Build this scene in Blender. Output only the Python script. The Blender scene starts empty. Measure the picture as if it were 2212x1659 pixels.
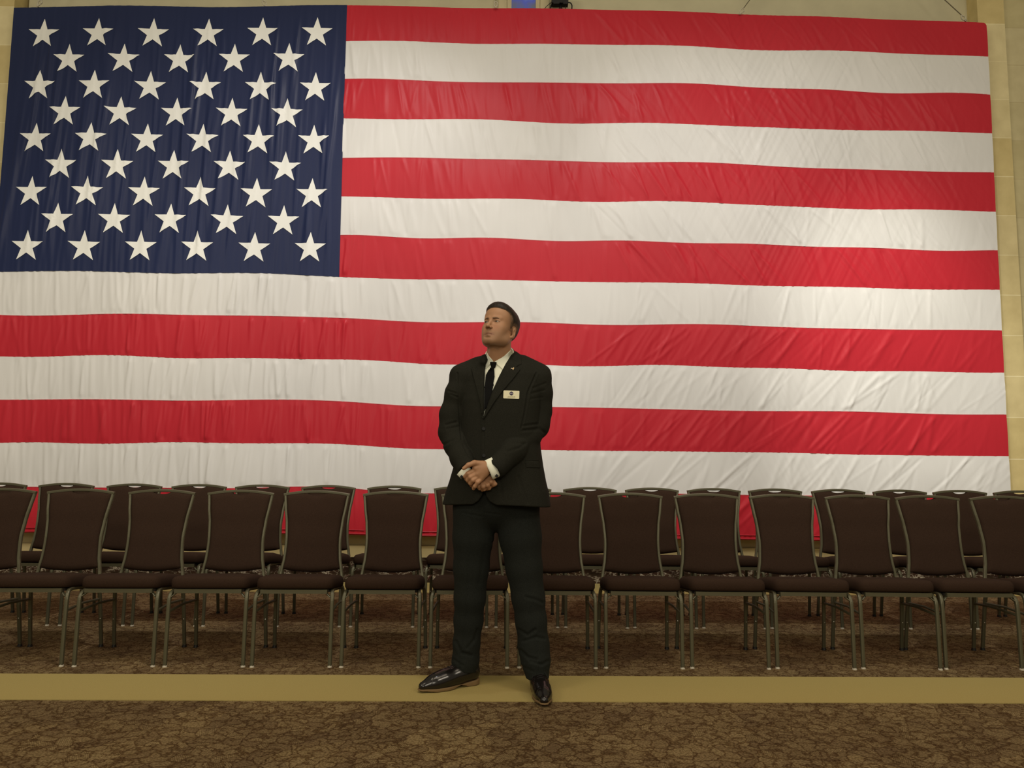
import bpy, bmesh, math, random
import numpy as np
from mathutils import Vector, Matrix
from mathutils.bvhtree import BVHTree
C = bpy.context.scene.collection
SC = bpy.context.scene
PI = math.pi

# ------------------------------------------------------------------ camera
IW, IH, FPX = 2212, 1659, 1662.0
YAW, PITCH, ROLL, CH = .0157, .1000, .0085, 1.10
def cam_axes():
    cy, sy = math.cos(YAW), math.sin(YAW)
    f = np.array([sy*math.cos(PITCH), cy*math.cos(PITCH), math.sin(PITCH)])
    r0 = np.array([cy, -sy, 0.]); u0 = np.cross(r0, f)
    return math.cos(ROLL)*r0+math.sin(ROLL)*u0, math.cos(ROLL)*u0-math.sin(ROLL)*r0, f
CR, CU, CF = cam_axes()
cd = bpy.data.cameras.new('camera'); cam = bpy.data.objects.new('camera', cd); C.objects.link(cam)
M4 = Matrix([[CR[i], CU[i], -CF[i], 0] for i in range(3)]+[[0, 0, 0, 1]])
M4.translation = Vector((0, 0, CH)); cam.matrix_world = M4
cd.sensor_fit = 'HORIZONTAL'; cd.sensor_width = 36; cd.lens = 36*FPX/IW
cd.clip_start = .05; cd.clip_end = 100
SC.camera = cam
SC.view_settings.view_transform = 'Standard'; SC.view_settings.look = 'None'
SC.view_settings.gamma = 1; SC.view_settings.use_curve_mapping = False
SC.view_settings.exposure = 0.0

def at(px, py, Y):
    """world point on the plane y = Y seen at a photo position"""
    d = CF+(px-IW/2)/FPX*CR-(py-IH/2)/FPX*CU
    return np.array([0, 0, CH])+d*(Y/d[1])

# ------------------------------------------------------------------ light
def lin(r, g, b):
    f = lambda c: (c/255/12.92) if c/255 <= .04045 else ((c/255+.055)/1.055)**2.4
    return (f(r), f(g), f(b), 1)
w = bpy.data.worlds.new('world'); SC.world = w; w.use_nodes = True
w.node_tree.nodes['Background'].inputs[0].default_value = (1.0, .86, .62, 1)
w.node_tree.nodes['Background'].inputs[1].default_value = .24
def lamp(kind, name, loc, tgt, energy, col, **kw):
    l = bpy.data.lights.new(name, kind); l.energy = energy; l.color = col
    for k, v in kw.items(): setattr(l, k, v)
    o = bpy.data.objects.new(name, l); C.objects.link(o); o.location = loc
    o.rotation_euler = (Vector(tgt)-Vector(loc)).to_track_quat('-Z', 'Y').to_euler()
    return o
WARM = (1, .84, .62)
lamp('AREA', 'ceiling_panel_light', (0.3, 1.2, 6.6), (0.3, 2.6, 0), 95, WARM, shape='RECTANGLE', size=5, size_y=1.6)
lamp('AREA', 'ceiling_panel_light', (-5.5, -1.5, 6.0), (-1, 4, 1), 125, (1, .88, .70), shape='RECTANGLE', size=2.2, size_y=1.2)
lamp('AREA', 'ceiling_panel_light', (5.0, -1.5, 6.0), (1, 4, 1), 110, (1, .88, .70), shape='RECTANGLE', size=2.2, size_y=1.2)
for x, tx, tz, e, ang, col in [(2.2, 3.75, 1.8, 1000, 28, (1, .95, .84)), (.9, 3.0, 1.2, 520, 66, (1, .95, .93)), (.2, .4, 1.0, 190, 78, (1, .96, .98)),
                               (-.2, -2.6, 1.2, 620, 68, (1, .94, .91)), (-2.2, -3.7, 2.0, 200, 32, (1, .87, .62))]:
    lamp('SPOT', 'flag_spotlight', (x, 2.6, 6.9), (tx, 7.0, tz), e, col, spot_size=math.radians(ang), spot_blend=1.0, shadow_soft_size=.12)
lamp('AREA', 'front_fill_light', (-.6, -4.5, 3.4), (.2, 4, 1.1), 150, (1, .90, .72), shape='RECTANGLE', size=4, size_y=1.6)  # added frontal fill to lift the man and upright surfaces; no such fixture

# ------------------------------------------------------------------ helpers
def tag(o, label=None, cat=None, group=None, kind=None):
    if label: o['label'] = label
    if cat: o['category'] = cat
    if group: o['group'] = group
    if kind: o['kind'] = kind
    return o
def link(name, me, mat=None, parent=None, smooth=False):
    o = bpy.data.objects.new(name, me); C.objects.link(o)
    if mat and not me.materials: me.materials.append(mat)
    if parent is not None: o.parent = parent
    if smooth: me.polygons.foreach_set('use_smooth', [True]*len(me.polygons))
    return o
def from_np(name, V, F, mat, parent=None, smooth=True):
    me = bpy.data.meshes.new(name)
    V = np.asarray(V, dtype=np.float32); F = np.asarray(F, dtype=np.int32)
    me.vertices.add(len(V)); me.vertices.foreach_set('co', V.ravel())
    k = F.shape[1]
    me.loops.add(F.size); me.loops.foreach_set('vertex_index', F.ravel())
    me.polygons.add(len(F)); me.polygons.foreach_set('loop_start', np.arange(0, F.size, k, dtype=np.int32))
    me.polygons.foreach_set('loop_total', np.full(len(F), k, dtype=np.int32))
    me.update(calc_edges=True); me.validate()
    return link(name, me, mat, parent, smooth)
def empty(name, loc=(0, 0, 0), rz=0):
    o = bpy.data.objects.new(name, None); C.objects.link(o); o.location = loc; o.rotation_euler.z = rz
    o.empty_display_size = .1
    return o
def bm_obj(name, bm, mat, parent=None, smooth=False, bevel=0, seg=2):
    if bevel:
        bmesh.ops.bevel(bm, geom=[e for e in bm.edges if e.is_manifold and e.calc_face_angle(0) > .6], offset=bevel, segments=seg, affect='EDGES', profile=.5)
    bmesh.ops.recalc_face_normals(bm, faces=bm.faces)
    me = bpy.data.meshes.new(name); bm.to_mesh(me); bm.free()
    return link(name, me, mat, parent, smooth)
def add_box(bm, x0, x1, y0, y1, z0, z1):
    v = [bm.verts.new(p) for p in [(x0, y0, z0), (x1, y0, z0), (x1, y1, z0), (x0, y1, z0), (x0, y0, z1), (x1, y0, z1), (x1, y1, z1), (x0, y1, z1)]]
    for q in [(0, 3, 2, 1), (4, 5, 6, 7), (0, 1, 5, 4), (1, 2, 6, 5), (2, 3, 7, 6), (3, 0, 4, 7)]:
        bm.faces.new([v[i] for i in q])
def box(name, x0, x1, y0, y1, z0, z1, mat, parent=None, bevel=0):
    bm = bmesh.new(); add_box(bm, x0, x1, y0, y1, z0, z1)
    return bm_obj(name, bm, mat, parent, bevel=bevel)
def sweep(bm, pts, prof, side=(1, 0, 0), cap=True):
    """sweep a closed profile [(a,b)..]: a along side, b along side x tangent"""
    rings = []; n = len(pts)
    for i, p in enumerate(pts):
        p = Vector(p); t = (Vector(pts[min(i+1, n-1)])-Vector(pts[max(i-1, 0)])).normalized()
        s = Vector(side); s = (s-t*s.dot(t)).normalized(); b = t.cross(s)
        rings.append([bm.verts.new(p+s*a+b*c) for a, c in prof])
    m = len(prof)
    for r0, r1 in zip(rings, rings[1:]):
        for j in range(m): bm.faces.new([r0[j], r0[(j+1) % m], r1[(j+1) % m], r1[j]])
    if cap: bm.faces.new(rings[0][::-1]); bm.faces.new(rings[-1])
def circ(r, n=10, ry=None):
    return [(r*math.cos(2*PI*i/n), (ry or r)*math.sin(2*PI*i/n)) for i in range(n)]
def rrect(w, h, r, n=3):
    out = []
    for cx, cy, a0 in [(w/2-r, h/2-r, 0), (-w/2+r, h/2-r, 90), (-w/2+r, -h/2+r, 180), (w/2-r, -h/2+r, 270)]:
        for k in range(n+1):
            a = math.radians(a0+90*k/n); out.append((cx+r*math.cos(a), cy+r*math.sin(a)))
    return out
def smoothpath(pts, k=4):
    P = [Vector(p) for p in pts]; out = []
    for i in range(len(P)-1):
        p0, p1, p2, p3 = P[max(i-1, 0)], P[i], P[i+1], P[min(i+2, len(P)-1)]
        for j in range(k):
            t = j/k
            out.append(.5*((2*p1)+(p2-p0)*t+(2*p0-5*p1+4*p2-p3)*t*t+(3*p1-p0-3*p2+p3)*t**3))
    out.append(P[-1]); return out

# ------------------------------------------------------------------ materials
class NT:
    def __init__(s, name, rough=.6, spec=.3):
        s.m = bpy.data.materials.new(name); s.m.use_nodes = True; s.t = s.m.node_tree; s.N = s.t.nodes
        s.b = s.N['Principled BSDF']; s.b.inputs['Roughness'].default_value = rough; s.b.inputs['Specular IOR Level'].default_value = spec
    def n(s, ty, **kw):
        x = s.N.new(ty)
        for k, v in kw.items():
            if k in x.inputs.keys(): x.inputs[k].default_value = v
            else: setattr(x, k, v)
        return x
    def l(s, a, b): s.t.links.new(a, b)
    def coord(s, scale=(1, 1, 1), out='Object', rot=(0, 0, 0)):
        t = s.n('ShaderNodeTexCoord'); m = s.n('ShaderNodeMapping'); m.inputs['Scale'].default_value = scale; m.inputs['Rotation'].default_value = rot
        s.l(t.outputs[out], m.inputs[0]); return m.outputs[0]
    def ramp(s, fac, stops, interp='LINEAR'):
        r = s.n('ShaderNodeValToRGB'); e = r.color_ramp.elements; r.color_ramp.interpolation = interp
        while len(e) < len(stops): e.new(.5)
        for el, (p, c) in zip(e, stops): el.position = p; el.color = c
        s.l(fac, r.inputs[0]); return r.outputs[0]
    def mix(s, a, b, fac, mode='MIX'):
        x = s.n('ShaderNodeMix', data_type='RGBA', blend_type=mode)
        for v, i in ((fac, 0), (a, 6), (b, 7)):
            if hasattr(v, 'is_output') or isinstance(v, bpy.types.NodeSocket): s.l(v, x.inputs[i])
            else: x.inputs[i].default_value = v
        return x.outputs[2]
    def math(s, op, a, b=0., c=0.):
        x = s.n('ShaderNodeMath', operation=op)
        for i, v in enumerate((a, b, c)):
            if isinstance(v, bpy.types.NodeSocket): s.l(v, x.inputs[i])
            else: x.inputs[i].default_value = v
        return x.outputs[0]
    def bump(s, h, strength=.3, dist=.01):
        b = s.n('ShaderNodeBump', Strength=strength, Distance=dist); s.l(h, b.inputs['Height']); s.l(b.outputs[0], s.b.inputs['Normal'])
    def col(s, c):
        if isinstance(c, bpy.types.NodeSocket): s.l(c, s.b.inputs['Base Color'])
        else: s.b.inputs['Base Color'].default_value = c
def plain(name, c, rough=.6, spec=.3, metal=0, noise=0, nscale=200, bumpd=.0005):
    k = NT(name, rough, spec); k.b.inputs['Metallic'].default_value = metal; k.col(c)
    if noise:
        v = k.coord(); n = k.n('ShaderNodeTexNoise', Scale=nscale, Detail=3.); k.l(v, n.inputs['Vector'])
        d = tuple(x*(1-noise) for x in c[:3])+(1,); u = tuple(min(1, x*(1+noise)) for x in c[:3])+(1,)
        k.col(k.ramp(n.outputs[0], [(.3, d), (.7, u)])); k.bump(n.outputs[0], .4, bumpd)
    return k.m
def cloth(name, c, sheen=.3, rough=.55):
    k = NT(name, .40, .17); v = k.coord((1, 1, .12)); n = k.n('ShaderNodeTexNoise', Scale=26., Detail=4.); k.l(v, n.inputs['Vector'])
    n2 = k.n('ShaderNodeTexNoise', Scale=1.2, Detail=3.); k.l(k.coord(), n2.inputs['Vector'])
    d = tuple(x*.93 for x in c[:3])+(1,); k.col(k.ramp(n2.outputs[0], [(.35, d), (.65, c)]))
    k.bump(n.outputs[0], .12, .01);     return k.m
M = {}
M['white'] = cloth('flag_white_nylon', (.765, .775, .765, 1))
M['red'] = cloth('flag_red_nylon', (.54, .026, .042, 1))
M['blue'] = cloth('flag_blue_nylon', (.018, .028, .085, 1))
M['star'] = cloth('flag_star_cloth', (.93, .96, .93, 1))
M['seam'] = plain('pale_pink_seam', (.75, .5, .5, 1), .7)
M['hem'] = cloth('flag_hem', (.42, .02, .035, 1))
# carpet with broken leaf-like cells and short combed strokes
def carpet():
    k = NT('patterned_brown_carpet', .95, .08)
    co = k.coord(); wn = k.n('ShaderNodeTexNoise', Scale=13., Detail=5.); k.l(co, wn.inputs['Vector'])
    sub = k.n('ShaderNodeVectorMath', operation='SUBTRACT'); k.l(wn.outputs['Color'], sub.inputs[0]); sub.inputs[1].default_value = (.5, .5, .5)
    sc = k.n('ShaderNodeVectorMath', operation='SCALE'); k.l(sub.outputs[0], sc.inputs[0]); sc.inputs['Scale'].default_value = .15
    ad = k.n('ShaderNodeVectorMath', operation='ADD'); k.l(co, ad.inputs[0]); k.l(sc.outputs[0], ad.inputs[1])
    v1 = k.n('ShaderNodeTexVoronoi', feature='DISTANCE_TO_EDGE', Scale=15.); k.l(ad.outputs[0], v1.inputs['Vector'])
    v2 = k.n('ShaderNodeTexVoronoi', feature='F1', Scale=15.); k.l(ad.outputs[0], v2.inputs['Vector'])
    v3 = k.n('ShaderNodeTexVoronoi', feature='F1', Scale=3.2); k.l(ad.outputs[0], v3.inputs['Vector'])
    # strokes: wave whose direction changes by cell
    sep = k.n('ShaderNodeSeparateColor'); k.l(v2.outputs['Color'], sep.inputs[0])
    ang = k.math('MULTIPLY', sep.outputs[0], 6.28)
    rot = k.n('ShaderNodeVectorRotate', rotation_type='Z_AXIS'); k.l(co, rot.inputs['Vector']); k.l(ang, rot.inputs['Angle'])
    wv = k.n('ShaderNodeTexWave', Scale=44., Distortion=1.5, Detail=1.); k.l(rot.outputs[0], wv.inputs['Vector'])
    fn = k.n('ShaderNodeTexNoise', Scale=120., Detail=4.); k.l(co, fn.inputs['Vector'])
    base = k.ramp(v2.outputs['Color'], [(.1, (.140, .098, .052, 1)), (.5, (.185, .136, .070, 1)), (.9, (.235, .180, .096, 1))])
    reg = k.ramp(v3.outputs['Color'], [(.2, (.80, .76, .74, 1)), (.8, (1.08, 1.06, 1.0, 1))])
    c = k.mix(base, reg, .9, 'MULTIPLY')
    st = k.ramp(wv.outputs['Fac'], [(.30, (.50, .44, .38, 1)), (.55, (1, 1, 1, 1))])
    c = k.mix(c, st, k.math('MULTIPLY', k.math('GREATER_THAN', sep.outputs[1], .55), .55), 'MULTIPLY')
    ed = k.ramp(v1.outputs['Distance'], [(.0, (.40, .31, .24, 1)), (.12, (1, 1, 1, 1))])
    c = k.mix(c, ed, 1., 'MULTIPLY')
    gr = k.ramp(fn.outputs[0], [(.36, (.52, .47, .41, 1)), (.64, (1.4, 1.4, 1.4, 1))])
    c = k.mix(c, gr, .9, 'MULTIPLY'); k.col(c); k.bump(fn.outputs[0], .6, .004)
    return k.m
M['carpet'] = carpet()
M['tan'] = plain('tan_carpet', (.37, .295, .11, 1), .95, .08, noise=.10, nscale=260, bumpd=.002)
def stone(name, c1, c2, c3, axis='XZ'):
    k = NT(name, .75, .25); co = k.coord()
    sp = k.n('ShaderNodeSeparateXYZ'); k.l(co, sp.inputs[0]); cb = k.n('ShaderNodeCombineXYZ'); k.l(sp.outputs[0], cb.inputs[0]); k.l(sp.outputs[2], cb.inputs[1])
    mp = k.n('ShaderNodeMapping'); k.l(cb.outputs[0], mp.inputs[0]); mp.inputs['Location'].default_value = (.3, .371, 0)
    br = k.n('ShaderNodeTexBrick', Scale=1.0, offset=.5); k.l(mp.outputs[0], br.inputs['Vector'])
    br.inputs['Brick Width'].default_value = 6.; br.inputs['Row Height'].default_value = .382; br.inputs['Mortar Size'].default_value = .004
    br.inputs['Color1'].default_value = c1; br.inputs['Color2'].default_value = c2; br.inputs['Mortar'].default_value = c3; br.inputs['Bias'].default_value = 0
    n = k.n('ShaderNodeTexNoise', Scale=7., Detail=6.); k.l(co, n.inputs['Vector'])
    c = k.mix(br.outputs[0], k.ramp(n.outputs[0], [(.3, (.86, .84, .78, 1)), (.7, (1.06, 1.06, 1.04, 1))]), .8, 'MULTIPLY')
    k.col(c); k.bump(br.outputs['Fac'], -.3, .003)
    return k.m
M['stone'] = stone('cream_limestone_blocks', (.64, .53, .25, 1), (.78, .70, .42, 1), (.84, .76, .48, 1))
M['stone2'] = stone('dim_limestone_blocks', (.56, .50, .28, 1), (.64, .58, .36, 1), (.52, .45, .26, 1))
M['dado'] = plain('smooth_cream_stone', (.80, .70, .40, 1), .7, noise=.08, nscale=6)
M['dado2'] = plain('greyer_cream_stone', (.56, .49, .28, 1), .7, noise=.08, nscale=6)
M['plaster'] = plain('olive_grey_plaster', (.56, .53, .36, 1), .85, noise=.06, nscale=5)
def marble():
    k = NT('veined_burgundy_marble', .16, .6); co = k.coord((1, 1, 2.2))
    n = k.n('ShaderNodeTexNoise', Scale=5., Detail=6.); k.l(co, n.inputs['Vector'])
    ad = k.n('ShaderNodeVectorMath', operation='ADD'); k.l(co, ad.inputs[0]); sc = k.n('ShaderNodeVectorMath', operation='SCALE'); k.l(n.outputs['Color'], sc.inputs[0]); sc.inputs['Scale'].default_value = .35; k.l(sc.outputs[0], ad.inputs[1])
    v = k.n('ShaderNodeTexVoronoi', feature='DISTANCE_TO_EDGE', Scale=15.); k.l(ad.outputs[0], v.inputs['Vector'])
    n2 = k.n('ShaderNodeTexNoise', Scale=8., Detail=4.); k.l(co, n2.inputs['Vector'])
    base = k.ramp(n2.outputs[0], [(.35, (.014, .008, .006, 1)), (.65, (.050, .026, .018, 1))])
    vein = k.ramp(v.outputs['Distance'], [(.0, (1, 1, 1, 1)), (.09, (0, 0, 0, 1))])
    msk = k.ramp(n2.outputs[0], [(.42, (0, 0, 0, 1)), (.58, (1, 1, 1, 1))])
    k.col(k.mix(base, (.42, .38, .30, 1), k.mix(vein, msk, 1., 'MULTIPLY')))
    return k.m
M['marble'] = marble()
M['suit'] = plain('charcoal_wool', (.0160, .0160, .0115, 1), .9, .12, noise=.35, nscale=420, bumpd=.0006)
M['trouser'] = plain('dark_grey_wool', (.0150, .0172, .0145, 1), .9, .12, noise=.35, nscale=420, bumpd=.0006)
M['shirt'] = plain('white_shirt_cotton', (.84, .86, .72, 1), .8, .2)
M['tie'] = plain('black_silk_tie', (.005, .005, .005, 1), .8, .1, noise=.2, nscale=600, bumpd=.0003)
M['button'] = plain('black_plastic_button', (.008, .008, .007, 1), .55, .25)
M['leather'] = plain('polished_black_leather', (.007, .0055, .005, 1), .2, .6)
M['sole'] = plain('tan_leather_sole', (.18, .115, .052, 1), .7, .2)
M['lace'] = plain('black_lace', (.01, .01, .01, 1), .8)
M['chairfab'] = plain('dark_brown_upholstery', (.034, .0195, .0125, 1), .95, .08, noise=.3, nscale=500, bumpd=.0006)
M['frame'] = plain('olive_bronze_metal', (.098, .092, .052, 1), .45, .5, metal=.35)
M['under'] = plain('black_seat_underside', (.02, .016, .012, 1), .9)
M['glide'] = plain('pale_plastic_glide', (.5, .46, .36, 1), .5)
M['bolt'] = plain('bright_steel_bolt', (.5, .48, .4, 1), .3, .5, metal=.9)
M['hole'] = plain('black_plastic_handle', (.01, .008, .006, 1), .5)
M['rope'] = plain('white_rope', (.55, .52, .40, 1), .8)
M['cord'] = plain('thin_grey_cord', (.16, .14, .09, 1), .8)
M['black'] = plain('black_plastic', (.012, .012, .012, 1), .5)

# ------------------------------------------------------------------ room
def struct(o): return tag(o, kind='structure')
struct(box('floor', -9, 9, -3, 9, -.1, 0, M['carpet']))
tag(box('carpet_strip', -9, 9, 3.660, 4.082, .0002, .004, M['tan']), 'plain tan carpet strip running across the patterned brown carpet in front of the chairs', 'carpet')
tag(box('carpet_strip', -9, 9, 6.58, 7.095, .0002, .004, M['tan']), 'plain tan carpet strip along the marble base of the back wall, behind the chairs', 'carpet')
struct(box('wall_back', -4.62, 4.62, 7.16, 7.4, 0, 8.2, M['plaster']))
struct(box('trim_1', -4.66, 4.62, 7.115, 7.17, .33, .80, M['dado2']))
struct(box('trim_2', -4.66, 4.62, 7.105, 7.17, .225, .328, M['dado']))
struct(box('baseboard_back', -4.66, 4.62, 7.10, 7.17, 0, .222, M['marble'], bevel=.004))
struct(box('trim_3', 4.60, 4.862, 7.0, 7.5, .222, 8.2, M['stone'], bevel=.012))
struct(box('trim_4', -5.9, -4.655, 7.0, 7.5, .222, 8.2, M['stone'], bevel=.012))
struct(box('baseboard_right', 4.60, 9, 6.99, 7.5, 0, .220, M['marble']))
struct(box('baseboard_left', -9, -4.655, 6.99, 7.5, 0, .220, M['marble']))
struct(box('wall_right', 4.90, 9, 7.06, 7.5, .222, 8.2, M['stone2']))
struct(box('wall_left', -9, -5.95, 7.06, 7.5, .222, 8.2, M['stone2']))
struct(box('trim_5', 4.85, 4.92, 7.22, 7.5, 0, 8.2, M['stone2']))
# narrow window with stone jambs above the flag
for n, (a, b, c) in (('trim_6', (-.051, .033, .075)), ('trim_7', (.311, .353, .437))):
    bm = bmesh.new(); add_box(bm, a, b-.002, 7.06, 7.17, 4.6, 6.4); add_box(bm, b, c, 7.05, 7.17, 4.6, 6.4)
    struct(bm_obj(n, bm, M['stone'] if 0 else plain('jamb_'+('left' if n == 'trim_6' else 'right')+'_stone', (.56, .50, .31, 1), .7, noise=.05, nscale=8)))
k = NT('blue_lit_pane', .25, .5); co = k.coord((3, 3, 3)); g = k.n('ShaderNodeTexNoise', Scale=1.3, Detail=2.); k.l(co, g.inputs['Vector'])
k.col((.03, .03, .04, 1)); cc = k.ramp(g.outputs[0], [(.38, (.09, .09, .10, 1)), (.5, (.05, .07, .30, 1)), (.62, (.16, .20, .24, 1))])
k.l(cc, k.b.inputs['Emission Color']); k.b.inputs['Emission Strength'].default_value = .9
wn_ = struct(box('window_1', .075, .311, 7.12, 7.155, 4.6, 6.4, k.m))

# ------------------------------------------------------------------ flag
XN = [-4.60, -3.02, -1.48, -.63, .42, 4.615]
ZB = [  # height of each stripe seam at those x
 [5.308, 5.335, 5.363, 5.378, 5.389, 5.308], [4.93, 4.97, 5.012, 5.021, 5.036, 4.971], [4.57, 4.60, 4.638, 4.640, 4.654, 4.591],
 [4.21, 4.24, 4.263, 4.267, 4.264, 4.215], [3.84, 3.86, 3.886, 3.890, 3.888, 3.834], [3.48, 3.50, 3.517, 3.512, 3.507, 3.461],
 [3.12, 3.13, 3.144, 3.133, 3.129, 3.083], [2.765, 2.781, 2.774, 2.738, 2.742, 2.709], [2.376, 2.390, 2.388, 2.347, 2.352, 2.331],
 [1.996, 2.007, 2.001, 1.967, 1.972, 1.943], [1.611, 1.615, 1.627, 1.587, 1.584, 1.560], [1.223, 1.234, 1.241, 1.200, 1.203, 1.181],
 [.842, .842, .846, .815, .823, .812], [.440, .441, .439, .425, .419, .418]]
def catmull(x, xs, ys):
    xs = np.array(xs); ys = np.array(ys); d = np.gradient(ys, xs); i = np.clip(np.searchsorted(xs, x)-1, 0, len(xs)-2)
    h = xs[i+1]-xs[i]; t = np.clip((x-xs[i])/h, 0, 1)
    d0, d1 = d[i]*.6, d[i+1]*.6
    return (2*t**3-3*t**2+1)*ys[i]+(t**3-2*t**2+t)*h*d0+(-2*t**3+3*t**2)*ys[i+1]+(t**3-t**2)*h*d1
rng = np.random.RandomState(7)
def seam(kk, x):
    r = np.random.RandomState(50+kk); z = catmull(x, XN, ZB[kk])
    for _ in range(5): z = z+.0030*np.sin(x*r.uniform(1.2, 5.5)+r.uniform(0, 6.28))
    return z
FY = 6.95
def big(x, z):   # slow billow of the whole cloth
    return .018*np.sin(x*1.1+.6)*np.sin(z*.7+.3)+.010*np.sin(x*2.3+z*.9)+.006*np.sin(x*4.7-z*1.3)
def folds_for(kk, x0, x1):
    r = np.random.RandomState(100+kk); L = []
    n = int((x1-x0)*(22 if x0 > -2 else 22))
    for _ in range(n):
        x = r.uniform(x0, x1); u = (x+4.6)/9.2
        if x < -1.2:
            sl = r.normal(-.05, .10); wd = r.uniform(.009, .022); am = r.uniform(.004, .011)*(1.3 if -3.4 < x < -1.4 else .7)
        elif x < 1.0:
            sl = r.normal(.12, .15)*(1 if kk < 8 else -1); wd = r.uniform(.012, .03); am = r.uniform(.002, .007)
        else:
            if kk <= 6: sl = r.normal(.55, .25)
            elif kk == 7: sl = r.normal(0, .3)
            else: sl = r.normal(-.65, .35)
            wd = r.uniform(.009, .028); am = r.uniform(.002, .008)
            if x > 4.1: am *= .5
        if kk == 0: am *= .6
        c = r.uniform(-.1, 1.1); ln = r.uniform(.35, 1.0)
        L.append((x, sl*.38, wd, am*r.choice([1, 1, -.6]), c, ln))
    return L
def fold_disp(L, x, v):
    d = np.zeros_like(x)
    for fx, sl, wd, am, c, ln in L:
        xc = fx+sl*(v-.5)*1.0
        m = np.abs(x-xc) < wd*3.5
        if not m.any(): continue
        g = np.exp(-((x[m]-xc[m])/wd)**2)*np.exp(-((v[m]-c)/ln)**2)
        d[m] += am*g
    return d
flag = empty('flag', (0, FY, .42)); FO = np.array([0, FY, .42])
tag(flag, 'huge red, white and blue flag with fifty stars hung flat across the stone wall', 'flag')
def cloth_grid(name, x0, x1, zt, zb, fold, mat, parent, dx=.0105, nz=30, pucker=True, off=0., round_tr=False):
    nx = int((x1-x0)/dx)+1; xs = np.linspace(x0, x1, nx); vs = np.linspace(0, 1, nz)
    X, Vv = np.meshgrid(xs, vs); Z = zt(X)*(1-Vv)+zb(X)*Vv
    d = fold_disp(fold, X, Vv)*np.clip(np.minimum(Vv, 1-Vv)*8, .25, 1)
    if pucker:
        r = np.random.RandomState(len(fold)); p = np.zeros_like(X)
        for _ in range(6): p += np.sin(X*r.uniform(40, 130)+r.uniform(0, 6))
        d += .0006*p*np.exp(-(1-Vv)*9)
        # close soft pleats hanging from each seam
        kx = np.arange(x0-1.5, x1+1.5, .021); kv = r.uniform(-1, 1, len(kx)); kv2 = r.uniform(-1, 1, len(kx))
        lf = np.clip((-.6-X)/.8, 0, 1); rt = np.clip((X-.8)/1., 0, 1)*np.clip((4.5-X)/.5, .3, 1)
        sh = .38*(Vv-.5)*((-.06)*lf+(.5 if zt(np.array([1.]))[0] > 2.8 else -.5)*rt)
        patch = .35+.65*np.clip(np.sin(X*1.9+r.uniform(0, 6))+np.sin(X*.8+r.uniform(0, 6)), 0, 1)
        t_ = Vv; n1 = np.interp(X+sh, kx, kv)*(1-t_)+np.interp(X+sh, kx, .6*kv+.6*kv2)*t_
        d += .0034*n1*patch*(.25+.75*lf+.45*rt)
    d += .004*np.sin(Vv*PI)
    Y = FY-.04-d-big(X, Z)+off
    if round_tr: Z = Z-np.clip((X-4.585)/.03, 0, 1)**2*.03*(1-Vv)
    Vt = np.stack([X, Y, Z], -1).reshape(-1, 3)-FO
    i = np.arange(nz-1)[:, None]*nx+np.arange(nx-1)[None]; F = np.stack([i, i+nx, i+nx+1, i+1], -1).reshape(-1, 4)
    return from_np(name, Vt, F, mat, parent)
for kk in range(13):
    x0 = -1.482 if kk < 7 else -4.60
    cloth_grid('stripe', x0, 4.612, lambda X, kk=kk: seam(kk, X), lambda X, kk=kk: seam(kk+1, X), folds_for(kk, x0, 4.6), M['red'] if kk % 2 == 0 else M['white'], flag, round_tr=(kk == 0))
for kk in range(13):   # stitched seams: a thin pale line on the lower edge of every white stripe
    if kk % 2 == 1:
        x0 = -1.48 if kk < 7 else -4.59
        xs = np.arange(x0, 4.6, .03); z = seam(kk+1, xs); y = FY-.0415-big(xs, z)
        bm = bmesh.new(); sweep(bm, [(a-FO[0], b-FO[1], c-FO[2]+.002) for a, b, c in zip(xs, y, z)], [(.0008, .0025), (-.0008, .0025), (-.0008, -.0025), (.0008, -.0025)], side=(0, 1, 0))
        bm_obj('seam', bm, M['seam'], flag)
for dz in (.010, .042):   # two stitched ridges of the bottom hem
    xs = np.arange(-4.58, 4.6, .04); z = seam(13, xs)+dz; y = FY-.045-big(xs, z)
    bm = bmesh.new(); sweep(bm, [(a-FO[0], b-FO[1], c-FO[2]) for a, b, c in zip(xs, y, z)], circ(.006, 6), side=(0, 1, 0))
    bm_obj('hem', bm, M['hem'], flag)
cf = []
r_ = np.random.RandomState(5)
for _ in range(130):
    x = r_.uniform(-4.5, -1.5); cf.append((x, r_.normal(-.1, .12), r_.uniform(.012, .030), r_.uniform(.004, .012), r_.uniform(0, 1.1), r_.uniform(.08, .3)))
canton = cloth_grid('canton', -4.60, -1.478, lambda X: seam(0, X), lambda X: seam(7, X), cf, M['blue'], flag, nz=180, off=-.003)
def canton_y(x, z):
    v = (seam(0, x)-z)/(seam(0, x)-seam(7, x))
    d = fold_disp(cf, x, v)*np.clip(np.minimum(v, 1-v)*8, .25, 1)+.004*np.sin(v*PI)
    return FY-.043-d-big(x, z)
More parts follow.
